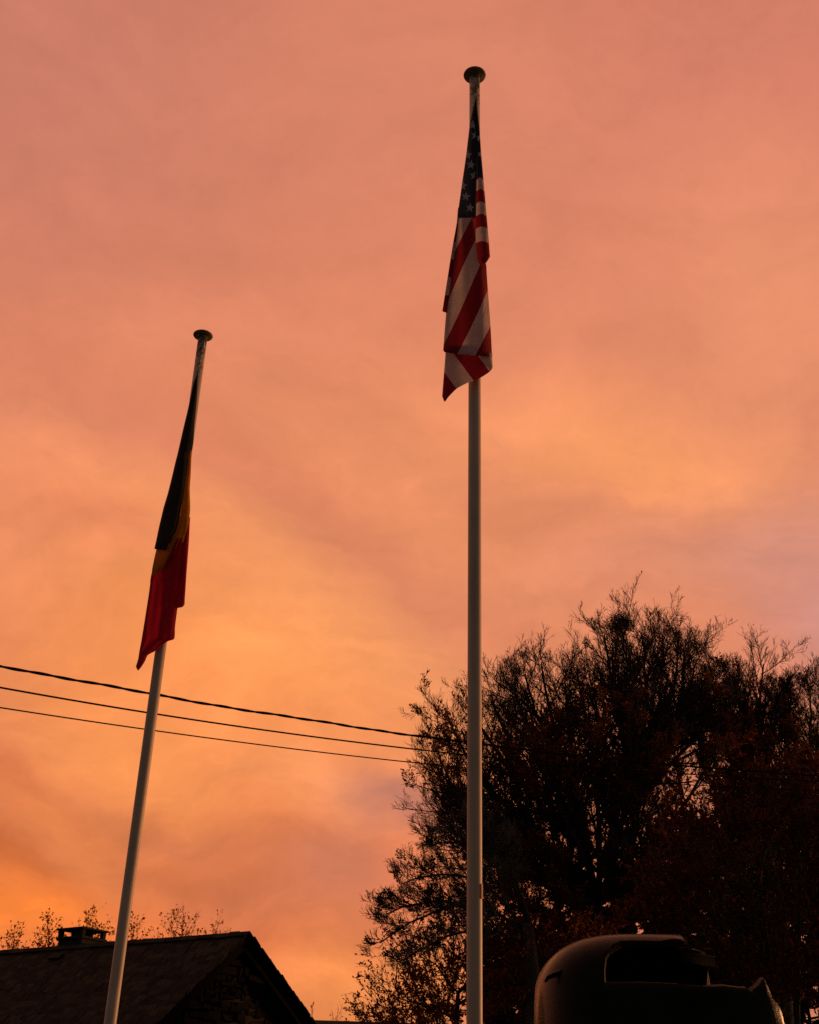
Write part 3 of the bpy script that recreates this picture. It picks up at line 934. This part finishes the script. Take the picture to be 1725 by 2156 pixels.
# dense hedge trees behind, closing the lower part
YH = 30.0
for k, (hx, hy, rx, ry) in enumerate(((1180, 2060, 150, 80), (1420, 1960, 230, 190), (1700, 1930, 220, 210))):
    bH = at(hx, 2156, YH) * np.array([1, 1, 0])
    tree('hedge_tree', ['dark dense bush low behind the taller flagpole', 'dark dense bush behind the steel wreck', 'dark dense bush at the lower right edge of the picture'][k],
         bH, [(0, bH + UP * 1.5, at(hx, 2120, YH))], [E(hx, hy, rx, ry, YH), E(hx, 2140, rx * 1.05, 110, YH)], 1300, 60 + k, M_leafD,
         leaf_fn=lambda P: 0.85 + 0 * P[:, 0], leaves_per=6, leaf_len=.22, step=.32, kill=.45, twigs_per=3, side=4, cat='bush', group='dense bushes behind the trees')

# small birches behind the house roof
YS = 45.0
for k, (sx, top, rw, lab, dens) in enumerate((
        (24, 1965, 36, 'lowest small birch at the left end of the roof ridge', .5),
        (98, 1932, 27, 'small drooping birch just left of the chimney', .75),
        (186, 1921, 36, 'small leafy birch rising right behind the chimney', .55),
        (275, 1948, 36, 'small birch partly hidden by the shorter flagpole', .5),
        (375, 1902, 44, 'tallest small birch with sparse leaves above the middle of the ridge', .30),
        (446, 1940, 36, 'sparse small birch nearest the gable end of the ridge', .25))):
    bS = at(sx, 2156, YS + k * .6) * np.array([1, 1, 0])
    Yk = YS + k * .6
    h = 2020 - top
    env = [E(sx, 2000 + 30, rw * (.8, .95, 1.05, .85, 1.1, .9)[k], h * .8, Yk), E(sx + (10 if k == 4 else 3), top + h * .32, rw * .34, h * .30, Yk), E(sx, 2090, rw * 1.1, 70, Yk)]
    tree('birch_tree', lab, bS, [(0, at(sx, 2140, Yk), at(sx + 4, 2020, Yk), at(sx + (12 if k == 4 else 3), top + h * .25, Yk))], env, 260, 80 + k, M_leafC,
         step=.2, kill=.24, twig_len=.55, twigs_per=2, side=4, leaf_fn=(lambda dd: (lambda P: dd + 0 * P[:, 0]))(dens), leaf_len=.11, twig_r=.0030,
         leaves_per=3, up_bias=.65 if k != 1 else .1, group='small birches behind the house')
for k, (sx, top, lab) in enumerate(((657, 2118, 'thin bare shrub beside the foot of the gable verge'), (708, 2136, 'low weedy shrub on the far side of the low roof edge'))):
    bS = at(sx, 2156, 47) * np.array([1, 1, 0])
    tree('bare_shrub', lab, bS, [(0, at(sx, 2156, 47))], [E(sx, top + 22, 11 + 8 * k, 22, 47)], 70, 95 + k, M_leafC, step=.2, kill=.3, twig_len=.45, twigs_per=1, side=3,
         leaf_fn=lambda P: .08 + 0 * P[:, 0], leaf_len=.12, twig_r=.006, up_bias=1.0, cat='shrub')

# ------------------------------------------------------------------ overhead cables
M_cable = simple('cable_rubber', (0.006, 0.005, 0.005), 0.9, 4.0, 0.2, spec=0.03)
def cable_path(pts, n=160):
    xs_ = [p[0] for p in pts]; ys_ = [p[1] for p in pts]
    cf_ = np.polyfit(xs_, ys_, 3)
    out = []
    for x in np.linspace(-900, 2700, n):
        Y = 11.5 + (x / 1725) * 8.0
        out.append(at(x, np.polyval(cf_, x) if -400 < x < 2100 else np.polyval(cf_, np.clip(x, -400, 2100)) + (x - np.clip(x, -400, 2100)) * np.polyval(np.polyder(cf_), np.clip(x, -400, 2100)), max(Y, 7.5)))
    return np.array(out)
c1 = cable_path([(0, 1403), (160, 1430), (320, 1460), (600, 1509), (900, 1554), (1040, 1570), (1400, 1606), (1725, 1634)], 700)
cabl = empty('twisted_cable', c1[0], 'thick twisted overhead cable, topmost of the three lines', 'cable', 'overhead cables')
arc = np.concatenate([[0], np.cumsum(np.linalg.norm(np.diff(c1, axis=0), axis=1))])
tg = unit(np.gradient(c1, axis=0)); sdv = unit(np.cross(tg, np.array([[0, 0, 1.0]]))); nv = np.cross(sdv, tg)
for k in range(2):
    ph = arc / 0.62 * 2 * math.pi + k * math.pi
    P = c1 + (sdv * np.cos(ph)[:, None] + nv * np.sin(ph)[:, None]) * 0.0058 + nv * (0.005 * np.sin(arc * 2.3) + .003 * np.sin(arc * 7.7))[:, None]
    V, Fc = curve_tube(P, 0.0118, 6)
    pydata('strand', V, Fc, M_cable, cabl, True)
for nm, pts, r, lab in (('overhead_cable', [(0, 1447), (300, 1500), (600, 1542), (980, 1589), (1270, 1617), (1725, 1645)], .0105, 'plain overhead cable, middle one of the three lines'),
                        ('overhead_cable', [(0, 1490), (300, 1534), (600, 1574), (860, 1606), (1270, 1640), (1725, 1664)], .0078, 'thin overhead wire, lowest of the three lines')):
    cp = cable_path(pts)
    V, Fc = curve_tube(cp, r, 8)
    tag(pydata(nm, V, Fc, M_cable, None, True), lab, 'cable', 'overhead cables')

# ------------------------------------------------------------------ flag poles
def pole_mat(name, ztop):
    mt, n, b = mat(name)
    ge = n.n('ShaderNodeNewGeometry')
    sep = n.n('ShaderNodeSeparateXYZ'); n.put(sep.inputs[0], ge.outputs['Position'])
    f, _ = n.noise(ge.outputs['Position'], 3.0, 6.0, 0.6)
    base = n.ramp(f, [(0.3, (0.32, 0.27, 0.205)), (0.7, (0.41, 0.345, 0.27))])
    # grime and flaking under the cap: thickest at the very top, thinning within half a metre
    dz = n.math('SUBTRACT', float(ztop), sep.outputs[2])
    band = n.math('SUBTRACT', 1.0, n.math('DIVIDE', dz, 0.55), clamp=True)
    f2, _ = n.noise(ge.outputs['Position'], 26.0, 8.0, 0.7)
    k = n.math('ADD', f2, n.math('MULTIPLY', band, 0.34))
    mask = n.ramp(k, [(0.70, (0, 0, 0)), (0.78, (1, 1, 1))])
    c = n.mix(mask, base, (0.07, 0.06, 0.045))
    # streaks of green-grey weathering all the way down
    mp_ = n.n('ShaderNodeMapping'); n.put(mp_.inputs['Vector'], ge.outputs['Position']); mp_.inputs['Scale'].default_value = (40, 40, 1.6)
    f3, _ = n.noise(mp_.outputs[0], 1.0, 5.0, 0.6)
    c = n.mix(n.ramp(f3, [(0.52, (0, 0, 0)), (0.75, (0.35, 0.35, 0.35))]), c, (0.19, 0.175, 0.14))
    n.put(b.inputs['Base Color'], c)
    b.inputs['Roughness'].default_value = 0.5
    b.inputs['Specular IOR Level'].default_value = 0.35
    bp = n.n('ShaderNodeBump'); bp.inputs['Strength'].default_value = 0.15; bp.inputs['Distance'].default_value = 0.004
    n.put(bp.inputs['Height'], k); n.put(b.inputs['Normal'], bp.outputs[0])
    return mt
M_cap = simple('weathered_cap', (0.30, 0.25, 0.20), 0.85, 30.0, 0.5, 0.4, 60.0)
M_rope = simple('halyard_rope', (0.30, 0.27, 0.23), 0.9, 60.0, 0.3)
M_steel = simple('snap_hook_steel', (0.16, 0.15, 0.14), 0.45, 20.0, 0.3, spec=0.6)
M_red = simple('red_tape', (0.20, 0.018, 0.012), 0.6, 20.0, 0.3)

PR = at(1000, 160, 5.7); XR, YR, ZR = 0.3612, 5.7, PR[2]
PL = at(428, 708, 7.5); XL, YL, ZL = -1.6748, 7.5, PL[2]
RAD = 0.0365

def flagpole(name, label, X, Y, Z, rad):
    root = empty(name, (X, Y, 0), label, 'flagpole', 'flagpoles')
    pm = pole_mat('pole_paint', Z)
    lathe('shaft', [(rad * 1.02, 0.0), (rad * 1.02, 1.0), (rad, 1.004), (rad * 0.995, Z * .55), (rad * 0.985, Z - .012)], (X, Y), pm, root, 40)
    lathe('cap', [(rad * .9, Z - .006), (rad * 1.05, Z - .005), (0.068, Z - .001), (0.0755, Z + .002), (0.0775, Z + .006), (0.0765, Z + .010), (0.06, Z + .014), (0.02, Z + .017), (0.004, Z + .0175)], (X, Y), M_cap, root, 56)
    lathe('base_collar', [(0.09, 0.0), (0.09, 0.03), (0.06, 0.05), (0.045, 0.12), (0.037, 0.125)], (X, Y), M_cap, root, 32)
    return root
fpR = flagpole('flagpole', 'taller white flagpole in front of the big trees, carrying the striped flag', XR, YR, ZR, RAD)
fpL = flagpole('flagpole', 'shorter white flagpole in front of the house, carrying the black yellow red flag', XL, YL, ZL, RAD)
# red tape tag on the right edge of the taller pole
zt_ = at(1013, 1878, YR)[2]
a0, a1 = math.radians(-42), math.radians(6)
V, Fc = [], []
for zz in (zt_ - .034, zt_ + .034):
    for rr_ in (RAD * 1.02 + .0008, RAD * 1.02 + .003):
        for i in range(7):
            a = a0 + (a1 - a0) * i / 6
            V.append((XR + rr_ * math.cos(a), YR + rr_ * math.sin(a), zz))
for i in range(6):
    Fc += [(7 + i, 8 + i, 22 + i, 21 + i), (i, 14 + i, 15 + i, i + 1), (i, i + 1, 8 + i, 7 + i), (14 + i, 21 + i, 22 + i, 15 + i)]
Fc += [(0, 7, 21, 14), (6, 20, 27, 13)]
pydata('tape_tag', V, Fc, M_red, fpR)

# halyard fittings below the caps
def fittings(root, X, Y, zoomf, clip_xy, top_xy):
    yy = Y - RAD - 0.016
    pt = at(*zoomf(*top_xy), yy); pc = at(*zoomf(*clip_xy), yy - .004)
    n = 14
    P = [pt + (pc - pt) * i / n + np.array([.004 * math.sin(i * 1.7), -.002 * math.cos(i * 1.1), 0]) for i in range(n + 1)]
    P = [np.array([pt[0], Y - RAD + .004, pt[2] + .02])] + P
    V, Fc = curve_tube(P, 0.0045, 6); pydata('halyard_rope', V, Fc, M_rope, root, True)
    # snap hook
    ring = []
    for i in range(21):
        a = 2 * math.pi * i / 20
        ring.append(pc + np.array([.009 * math.cos(a), 0, .018 * math.sin(a) + .012]))
    V, Fc = curve_tube(ring, 0.0028, 6); pydata('snap_hook', V, Fc, M_steel, root, True)
    # pulley block just under the cap
    V, Fc = obox(pt + np.array([0, .004, .012]), np.array([1., 0, 0]), np.array([0, 1., 0]), UP, .010, .012, .030)
    pydata('pulley', V, Fc, M_cap, root)

# ------------------------------------------------------------------ flags
def z1(x, y): return ((1300 + x / 3.5933) * .69, (150 + y / 3.5933) * .69)
def z2(x, y): return ((1300 + x / 3.5933) * .69, (650 + y / 3.5933) * .69)
def z3(x, y): return ((380 + x / 3.5943) * .69, (950 + y / 3.5943) * .69)
def z4(x, y): return ((380 + x / 3.5943) * .69, (1550 + y / 3.5943) * .69)
# fittings use the same sight lines as the cloth
fittings(fpR, XR, YR, z1, (545, 545), (566, 385))
fittings(fpL, XL, YL, z3, (803, 690), (862, 385))

def flag_mat(name, stops, trans, weave=900.0):
    """printed cloth: colour looked up along the cloth's own stripe coordinate (u / 20)"""
    mt, n, b = mat(name)
    uv = n.n('ShaderNodeUVMap'); uv.uv_map = 'cloth'
    sep = n.n('ShaderNodeSeparateXYZ'); n.put(sep.inputs[0], uv.outputs[0])
    c = n.ramp(n.math('DIVIDE', n.math('ADD', sep.outputs[0], 4.0), 20.0), stops, 'CONSTANT')
    ge = n.n('ShaderNodeNewGeometry')
    f, _ = n.noise(ge.outputs['Position'], 9.0, 5.0, 0.6)
    c = n.mix(1.0, c, n.ramp(f, [(0.3, (0.85, 0.85, 0.85)), (0.7, (1.08, 1.08, 1.08))]), 'MULTIPLY')
    n.put(b.inputs['Base Color'], c)
    b.inputs['Roughness'].default_value = 0.85
    b.inputs['Specular IOR Level'].default_value = 0.1
    mpc = n.n('ShaderNodeMapping'); n.put(mpc.inputs['Vector'], ge.outputs['Position']); mpc.inputs['Scale'].default_value = (2.2, 2.2, 0.45); mpc.inputs['Rotation'].default_value = (0, .25, 0)
    f2, _ = n.noise(mpc.outputs[0], 9.0, 4.0, 0.55, 0.8)
    bp = n.n('ShaderNodeBump'); bp.inputs['Strength'].default_value = 0.6; bp.inputs['Distance'].default_value = 0.03
    n.put(bp.inputs['Height'], f2); n.put(b.inputs['Normal'], bp.outputs[0])
    tr = n.n('ShaderNodeBsdfTranslucent'); n.put(tr.inputs['Color'], c)
    mx = n.n('ShaderNodeMixShader'); mx.inputs[0].default_value = trans
    n.link(b.outputs[0], mx.inputs[1]); n.link(tr.outputs[0], mx.inputs[2])
    n.link(mx.outputs[0], mt.node_tree.nodes['Material Output'].inputs['Surface'])
    return mt
WHT, RED, NVY = (0.46, 0.37, 0.375), (0.20, 0.011, 0.021), (0.020, 0.026, 0.046)
st = [(0.0, NVY)] + [((4 + k) / 20, WHT if k % 2 == 0 else RED) for k in range(0, 10)]
M_us = flag_mat('striped_flag_cloth', st, 0.36)
st_star = [(0.0, (0.40, 0.38, 0.38)), (0.99, (0.40, 0.38, 0.38))]
M_star = flag_mat('flag_star_cloth', st_star, 0.12)
BLK, YEL, CRM = (0.024, 0.028, 0.031), (0.48, 0.20, 0.008), (0.28, 0.008, 0.027)
st = [(0.0, BLK), (5 / 20, YEL), (6 / 20, CRM)]
M_be = flag_mat('tricolour_flag_cloth', st, 0.5)

class Cloth:
    def __init__(self): self.V, self.F, self.U, self.MI = [], [], [], []
    def sheet(self, rows, zf, Y0, ufn, ns=12, sub=6, bulge=.02, roll=.03, wr=.004, seed=0, across=True):
        """rows: pairs of edge points; the sheet is rolled back at both edges and gently creased"""
        g = random.Random(seed); p1, p2 = g.uniform(0, 6), g.uniform(0, 6)
        full = []
        for i in range(len(rows) - 1):
            a, b = rows[i], rows[i + 1]
            for k in range(sub):
                t = k / sub
                p_, n_ = rows[max(i - 1, 0)], rows[min(i + 2, len(rows) - 1)]
                # rounded edges: cubic through the measured points, pulled part-way to the straight line
                full.append([.4 * (a[j] + (b[j] - a[j]) * t) + .6 * .5 * (2 * a[j] + (b[j] - p_[j]) * t + (2 * p_[j] - 5 * a[j] + 4 * b[j] - n_[j]) * t * t + (3 * a[j] - p_[j] - 3 * b[j] + n_[j]) * t ** 3) for j in range(4)])
        full.append(list(rows[-1]))
        i0 = len(self.V)
        nr = len(full)
        for i, (xa, ya, xb, yb) in enumerate(full):
            for k in range(ns + 1):
                s = k / ns
                x, y = xa + (xb - xa) * s, ya + (yb - ya) * s
                e = (2 * s - 1) if across else (2 * i / (nr - 1) - 1)
                dep = Y0 - bulge * (1 - e * e) + roll * abs(e) ** 6
                dep += wr * math.sin(s * 9 + p1 + i * .11) + wr * .6 * math.sin(s * 17 + p2 - i * .07)
                self.V.append(at(*zf(x, y), dep)); self.U.append((ufn(x, y, s), s))
        for i in range(nr - 1):
            for k in range(ns):
                q = i0 + i * (ns + 1) + k
                self.F.append((q, q + 1, q + ns + 2, q + ns + 1)); self.MI.append(0)
        return full
    def star(self, cx, cy, R, rot, rows, zf, Y0, bulge):
        ys = [r[1] for r in rows]
        pts = []
        for k in range(10):
            a = rot - math.pi / 2 + k * math.pi / 5; r = R if k % 2 == 0 else R * .42
            pts.append((cx + r * math.cos(a) * .95, cy + r * math.sin(a)))
        i0 = len(self.V)
        for (x, y) in [(cx, cy)] + pts:
            xl_ = np.interp(y, ys, [r[0] for r in rows]); xr_ = np.interp(y, ys, [r[2] for r in rows])
            x = min(max(x, xl_ + 3), xr_ - 3); s = (x - xl_) / (xr_ - xl_); e = 2 * s - 1
            self.V.append(at(*zf(x, y), Y0 - bulge * (1 - e * e) + .012 * abs(e) ** 6 - .006)); self.U.append((0, 0))
        for k in range(10):
            self.F.append((i0, i0 + 1 + k, i0 + 1 + (k + 1) % 10)); self.MI.append(1)
    def build(self, name, mats, label, cat):
        me = bpy.data.meshes.new(name)
        me.from_pydata([tuple(map(float, v)) for v in self.V], [], self.F); me.update()
        uvl = me.uv_layers.new(name='cloth')
        for l in me.loops: uvl.data[l.index].uv = self.U[l.vertex_index]
        for pl, mi in zip(me.polygons, self.MI): pl.material_index = mi; pl.use_smooth = True
        o = link_mesh(name, me, mats)
        return tag(o, label, cat, 'flags on the poles')

# striped flag: v runs down the hoist on the right fold; the fly hangs down on the left
us = Cloth()
YF = YR - RAD - 0.03
A1 = [(541, 546, 548, 546), (502, 720, 557, 720), (478, 850, 559, 850), (440, 1170, 559, 1170), (398, 1460, 557, 1460), (356, 1760, 553, 1760), (350, 1852, 551, 1850)]
r_full = us.sheet([(a, b, c + 12, d) for a, b, c, d in A1], z1, YF - .035, lambda x, y, s: -1.5, bulge=.012, roll=.012, wr=.0015, seed=1)
for (sx_, sy_, rt) in ((512, 830, .12), (541, 944, .12), (457, 1156, .1), (495, 1268, .12), (530, 1386, .1), (405, 1497, .1), (439, 1616, .12), (484, 1740, .12)):
    us.star(sx_, sy_, 56, rt, A1, z1, YF - .035, .012)
def uA(x, y, s):
    return float(np.interp(x + .48 * (y - 900) + 14 * math.sin(y / 260), [-60, 102, 262, 441, 640, 845, 1022, 1300], [0.02, 1, 2, 3, 4, 5, 6, 7]))
A2 = [(350, 53, 551, 51), (318, 310, 600, 320), (292, 505, 648, 500), (275, 620, 664, 590), (264, 700, 667, 655), (245, 890, 680, 850), (222, 1095, 700, 1110), (205, 1300, 712, 1300), (192, 1480, 722, 1490), (190, 1502, 724, 1525), (205, 1526, 728, 1550), (225, 1532, 730, 1580)]
us.sheet(A2, z2, YF - .034, uA, ns=24, bulge=.03, roll=.045, wr=.007, seed=2)
def uC(x, y, s):
    ye = y - 26 * (2 * s - 1) ** 2
    return float(np.interp(ye, [-400, 1405, 1535, 1668, 1803, 1938, 2078, 2480], [-3, 0, 1, 2, 3, 4, 5, 5.95]))
C_ = [(545, 548, 551, 548), (558, 800, 581, 800), (558, 950, 594, 950), (557, 1130, 606, 1130), (556, 1420, 631, 1420), (550, 1797, 664, 1797),
      (546, 2097, 690, 2097), (547, 2227, 700, 2237), (550, 2287, 703, 2275), (572, 2337, 685, 2307), (600, 2362, 667, 2337)]
us.sheet(C_, z1, YF - .050, uC, ns=14, bulge=.012, roll=.012, wr=.001, seed=3)
us.star(578, 975, 40, .6, C_, z1, YF - .050, .012)
us.star(590, 1150, 34, .4, C_, z1, YF - .050, .012)
B_ = [(352, -60, 385, -60), (336, 120, 372, 120), (301, 315, 345, 318), (270, 500, 318, 506), (240, 695, 296, 700), (210, 885, 272, 892), (180, 1078, 232, 1098)]
us.sheet(B_, z2, YF - .004, lambda x, y, s: float(np.interp(y, [-70, 120, 315, 502, 696, 887, 1110], [0, 1, 2, 3, 4, 5, 6])), ns=6, bulge=.006, roll=.012, seed=4)
def uD(x, y, s):
    return float(np.interp(x - .73 * (y - 1530), [-200, 41, 290, 533, 780], [1.0, 2, 3, 4, 5]))
D_ = [(220, 1475, 178, 2008), (240, 1475, 206, 2070), (275, 1475, 252, 2012), (345, 1475, 340, 1924), (455, 1475, 460, 1860), (520, 1475, 520, 1843), (605, 1490, 610, 1800), (685, 1520, 690, 1748), (712, 1535, 722, 1715), (724, 1545, 733, 1690)]
us.sheet(D_, z2, YF - .014, uD, ns=26, bulge=.012, roll=.03, wr=.003, seed=5, across=False)
us.build('striped_flag', [M_us, M_star], 'limp flag with white stars on navy and red and white stripes on the taller pole', 'flag')

# black, yellow and red flag
be = Cloth()
YG = YL - RAD - 0.03
Z = 2156.6
P1 = [(799, 682, 806, 682), (757, 790, 803, 790), (728, 930, 798, 905), (690, 1100, 783, 1085), (642, 1300, 768, 1250), (604, 1470, 757, 1436), (590, 1530, 736, 1540), (582, 1565, 700, 1556), (560, 1650, 704, 1655),
      (520, 1820, 682, 1825), (475, 2000, 662, 2005), (430, 2150, 632, 2155), (405, Z + 100, 610, Z + 125), (380, Z + 205, 585, Z + 240), (350, Z + 350, 530, Z + 335), (330, Z + 442, 485, Z + 420), (338, Z + 452, 470, Z + 470)]
be.sheet(P1, z3, YG - .05, lambda x, y, s: 0.2, ns=16, bulge=.025, roll=.04, wr=.003, seed=11)
P2 = [(672, 1410, 757, 1432), (660, 1550, 738, 1545), (625, 1750, 727, 1800), (590, 1950, 717, 1952), (560, 2156, 722, 2156), (530, Z + 120, 712, Z + 112), (505, Z + 260, 690, Z + 250), (475, Z + 385, 652, Z + 384)]
be.sheet(P2, z3, YG - .026, lambda x, y, s: 1.5, ns=12, bulge=.012, roll=.02, wr=.003, seed=12)
P5 = [(345, 410, 590, 370), (350, 455, 572, 425), (335, 520, 545, 525), (318, 600, 530, 570), (306, 660, 492, 628), (299, 715, 402, 690), (290, 752, 315, 742)]
be.sheet(P5, z4, YG - .034, lambda x, y, s: 1.5, ns=12, bulge=.012, roll=.015, wr=.002, seed=13)
P4 = [(555, 330, 650, 330), (440, 500, 640, 500), (310, 680, 628, 640), (283, 800, 612, 800), (282, 835, 610, 840), (265, 960, 598, 950), (240, 1120, 582, 1100), (205, 1340, 556, 1300), (195, 1400, 548, 1434), (185, 1462, 470, 1466), (166, 1560, 345, 1564), (152, 1650, 256, 1615), (138, 1700, 226, 1680), (126, 1740, 190, 1738), (146, 1782, 153, 1784)]
be.sheet(P4, z4, YG - .020, lambda x, y, s: 2.5, ns=18, bulge=.02, roll=.03, wr=.007, seed=14)
P3 = [(655, 140, 721, 98), (640, 300, 712, 290), (630, 390, 706, 390), (625, 520, 697, 520), (612, 700, 683, 700), (595, 900, 670, 900), (585, 1000, 663, 1000), (578, 1062, 660, 1058), (572, 1102, 640, 1086)]
be.sheet(P3, z4, YG + .0, lambda x, y, s: 2.5, ns=10, bulge=.012, roll=.025, wr=.002, seed=15)
be.build('tricolour_flag', [M_be], 'limp black, yellow and red flag hanging on the shorter pole', 'flag')

# ------------------------------------------------------------------ steel wreck on the right
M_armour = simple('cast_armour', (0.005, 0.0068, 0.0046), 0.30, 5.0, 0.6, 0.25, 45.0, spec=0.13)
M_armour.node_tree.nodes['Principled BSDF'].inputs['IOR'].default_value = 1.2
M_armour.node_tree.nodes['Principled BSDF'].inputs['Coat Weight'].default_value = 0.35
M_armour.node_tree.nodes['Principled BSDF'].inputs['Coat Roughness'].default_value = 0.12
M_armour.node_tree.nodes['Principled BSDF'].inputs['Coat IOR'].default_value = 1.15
M_edge = simple('torn_steel_edge', (0.085, 0.054, 0.030), 0.8, 30.0, 0.6, 0.9, 60.0, spec=0.3)
def S(x, y): return (x * .69, y * .69)
YW = 7.3                                             # front of the wreck
pl = at(*S(1645, 3100), YW + .55); pt_ = at(*S(1990, 2855), YW + .15)
WX0 = pl[0]; WA = 0.80; WCX = WX0 + WA; WCY = YW + 0.72; WB = 0.72
WZT = pt_[2] + 0.066
wreck = empty('steel_wreck', (WCX, WCY, 0), 'dark rounded cast steel wreck, torn open, standing in front of the trees at lower right', 'wreck')
def shell_mesh(a, b, zt, rcorner, z0, nu=96):
    """rounded body: superellipse plan, vertical wall, big soft shoulder, slightly domed roof"""
    prof = [(1.0, z0), (1.0, zt - rcorner * 1.9), (0.992, zt - rcorner * 1.35)]
    for k in range(1, 13):
        t_ = k / 12 * math.pi / 2
        prof.append((0.985 - (1 - math.cos(t_)) * 0.48, zt - rcorner * 1.15 + rcorner * 1.05 * math.sin(t_)))
    prof += [(0.34, zt - .022), (0.17, zt - .008), (0.02, zt)]
    V, Fc = [], []
    for (s, z_) in prof:
        for i in range(nu):
            th = 2 * math.pi * i / nu
            c_, s_ = math.cos(th), math.sin(th)
            ex = 2 / 3.0
            V.append((WCX + a * s * math.copysign(abs(c_) ** ex, c_), WCY + b * s * math.copysign(abs(s_) ** ex, s_), z_))
    for j in range(len(prof) - 1):
        for i in range(nu):
            Fc.append((j * nu + i, j * nu + (i + 1) % nu, (j + 1) * nu + (i + 1) % nu, (j + 1) * nu + i))
    Fc.append(tuple(range(nu))[::-1]); Fc.append(tuple((len(prof) - 1) * nu + i for i in range(nu)))
    return V, Fc
def temp(name, V, Fc, m_):
    o = pydata(name, V, Fc, m_)
    bm = bmesh.new(); bm.from_mesh(o.data); bmesh.ops.recalc_face_normals(bm, faces=bm.faces); bm.to_mesh(o.data); bm.free()
    return o
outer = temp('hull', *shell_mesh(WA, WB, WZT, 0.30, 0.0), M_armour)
inner = temp('cut_inner', *shell_mesh(WA - .075, WB - .075, WZT - .07, 0.26, -0.2), M_armour)
def wall_y(X):
    q_ = min(1.0, abs((X - WCX) / WA))
    return WCY - WB * (1 - q_ ** 3.0) ** (1 / 3.0)
def prism(name, pts, Yref, ya, yb, chamfer=0.0):
    V = []
    for Yv in (ya, yb):
        for pt in pts:
            p_ = at(*S(pt[0], pt[1]), Yv if 'ray' in pt else Yref)
            if 'ray' in pt: pt = pt[:2]
            dx, dz = pt[2:] if len(pt) > 2 else (0, 0)
            k = chamfer * (min(wall_y(p_[0]), YW + .3) + .06 - Yv)
            V.append((p_[0] + dx * k, Yv, p_[2] + dz * k))
    n_ = len(pts)
    Fc = [tuple(range(n_)), tuple(range(n_, 2 * n_))[::-1]] + [(i, (i + 1) % n_, n_ + (i + 1) % n_, n_ + i) for i in range(n_)]
    return temp(name, V, Fc, M_edge)
low = [(2163, 3009, 0, -1), (2200, 3007, 0, -1), (2240, 3012, 0, -1), (2272, 3013, -.1, -1), (2285, 3023, -.2, -1), (2296, 3013, -.3, -1), (2312, 3002, -.4, -1), (2333, 2983, -.7, -.9), (2346, 3008, -.9, -.7), (2358, 3040, -.9, -.5), (2380, 3062, -.9, -.5), (2396, 3090, -.9, -.3), (2408, 3135, -1, 0), (2409, 3300, -1, 0)]
front_cut = prism('cut_front', [(1848, 2997, -1, -.6), (1846, 2960, -1, 0), (1849, 2920, -1, .1), (1856, 2902, -1, .2), (1890, 2869, -1, .3), (1990, 2864, 0, .3), (2100, 2866, 0, .3), (2700, 2866), (2700, 3300)] + low[::-1] + [(2060, 3003, 0, -.6), (1950, 2998, 0, -.6)], YW + .1, YW - .06, YW + .42, 0.22)
right_cut = prism('cut_right', [(2098, 2600, 'ray'), (2096, 2862, 'ray'), (2101, 2885, 'ray'), (2108, 2893, 'ray'), (2150, 2905, 'ray'), (2163, 2930, 'ray')] + low[7:] + [(2900, 3300), (2900, 2600, 'ray')], YW + .1, YW + .40, WCY + .85)
right_cut2 = prism('cut_right', [(2097, 2600), (2095, 2862), (2100, 2872), (2700, 2872), (2700, 2600)], YW + .1, YW - 1.0, YW + .43)
for cutter in (inner, front_cut, right_cut, right_cut2):
    md = outer.modifiers.new('b', 'BOOLEAN'); md.operation = 'DIFFERENCE'; md.solver = 'EXACT'; md.object = cutter
    md.material_mode = 'TRANSFER'
dg = bpy.context.evaluated_depsgraph_get()
me2 = bpy.data.meshes.new_from_object(outer.evaluated_get(dg))
outer.modifiers.clear()
old = outer.data; outer.data = me2; bpy.data.meshes.remove(old)
for cutter in (inner, front_cut, right_cut, right_cut2):
    bpy.data.objects.remove(cutter)
for pgn in me2.polygons:
    pgn.use_smooth = me2.materials[pgn.material_index] == M_armour
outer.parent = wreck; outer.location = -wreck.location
# ridged hatch ring, only a segment left
def ring_strip(name, off, w_, d_, material):
    V, Fc = [], []
    n_ = 16
    for i in range(n_ + 1):
        t_ = i / n_
        x = 2074 + (2181 - 2074) * t_
        y = 2893 + 25 * (1 - (1 - t_) ** 1.9) + off
        Yv = YW + 0.42 - 0.30 * math.sin(t_ * math.pi / 2)
        p_ = at(*S(x, y), Yv)
        for (dy, dz) in ((-d_, 0), (-d_, -w_), (.05, -w_), (.05, 0)):
            V.append((p_[0], p_[1] + dy, p_[2] + dz))
    for i in range(n_):
        for k in range(4):
            Fc.append((i * 4 + k, i * 4 + (k + 1) % 4, i * 4 + 4 + (k + 1) % 4, i * 4 + 4 + k))
    Fc += [(3, 2, 1, 0), tuple(n_ * 4 + k for k in range(4))]
    return pydata(name, V, Fc, material, wreck)
ring_strip('hatch_ring', -1, .012, .012, M_edge)
ring_strip('hatch_ring', 4, .010, -.004, M_armour)
ring_strip('hatch_ring', 7.5, .010, .010, M_edge)
ring_strip('hatch_ring', 11.5, .008, -.004, M_armour)
ring_strip('hatch_ring', 14, .034, .016, M_edge)
# gouge with a raised lip on the left cheek
gp = [at(*S(x, y), YW + .30 - k * .012) for k, (x, y) in enumerate(((1664, 2996), (1672, 2983), (1690, 2975), (1708, 2968), (1722, 2960), (1727, 2970)))]
V, Fc = curve_tube(gp, [.008, .014, .017, .014, .011, .004], 7)
pydata('raised_lip', V, Fc, M_armour, wreck, True)
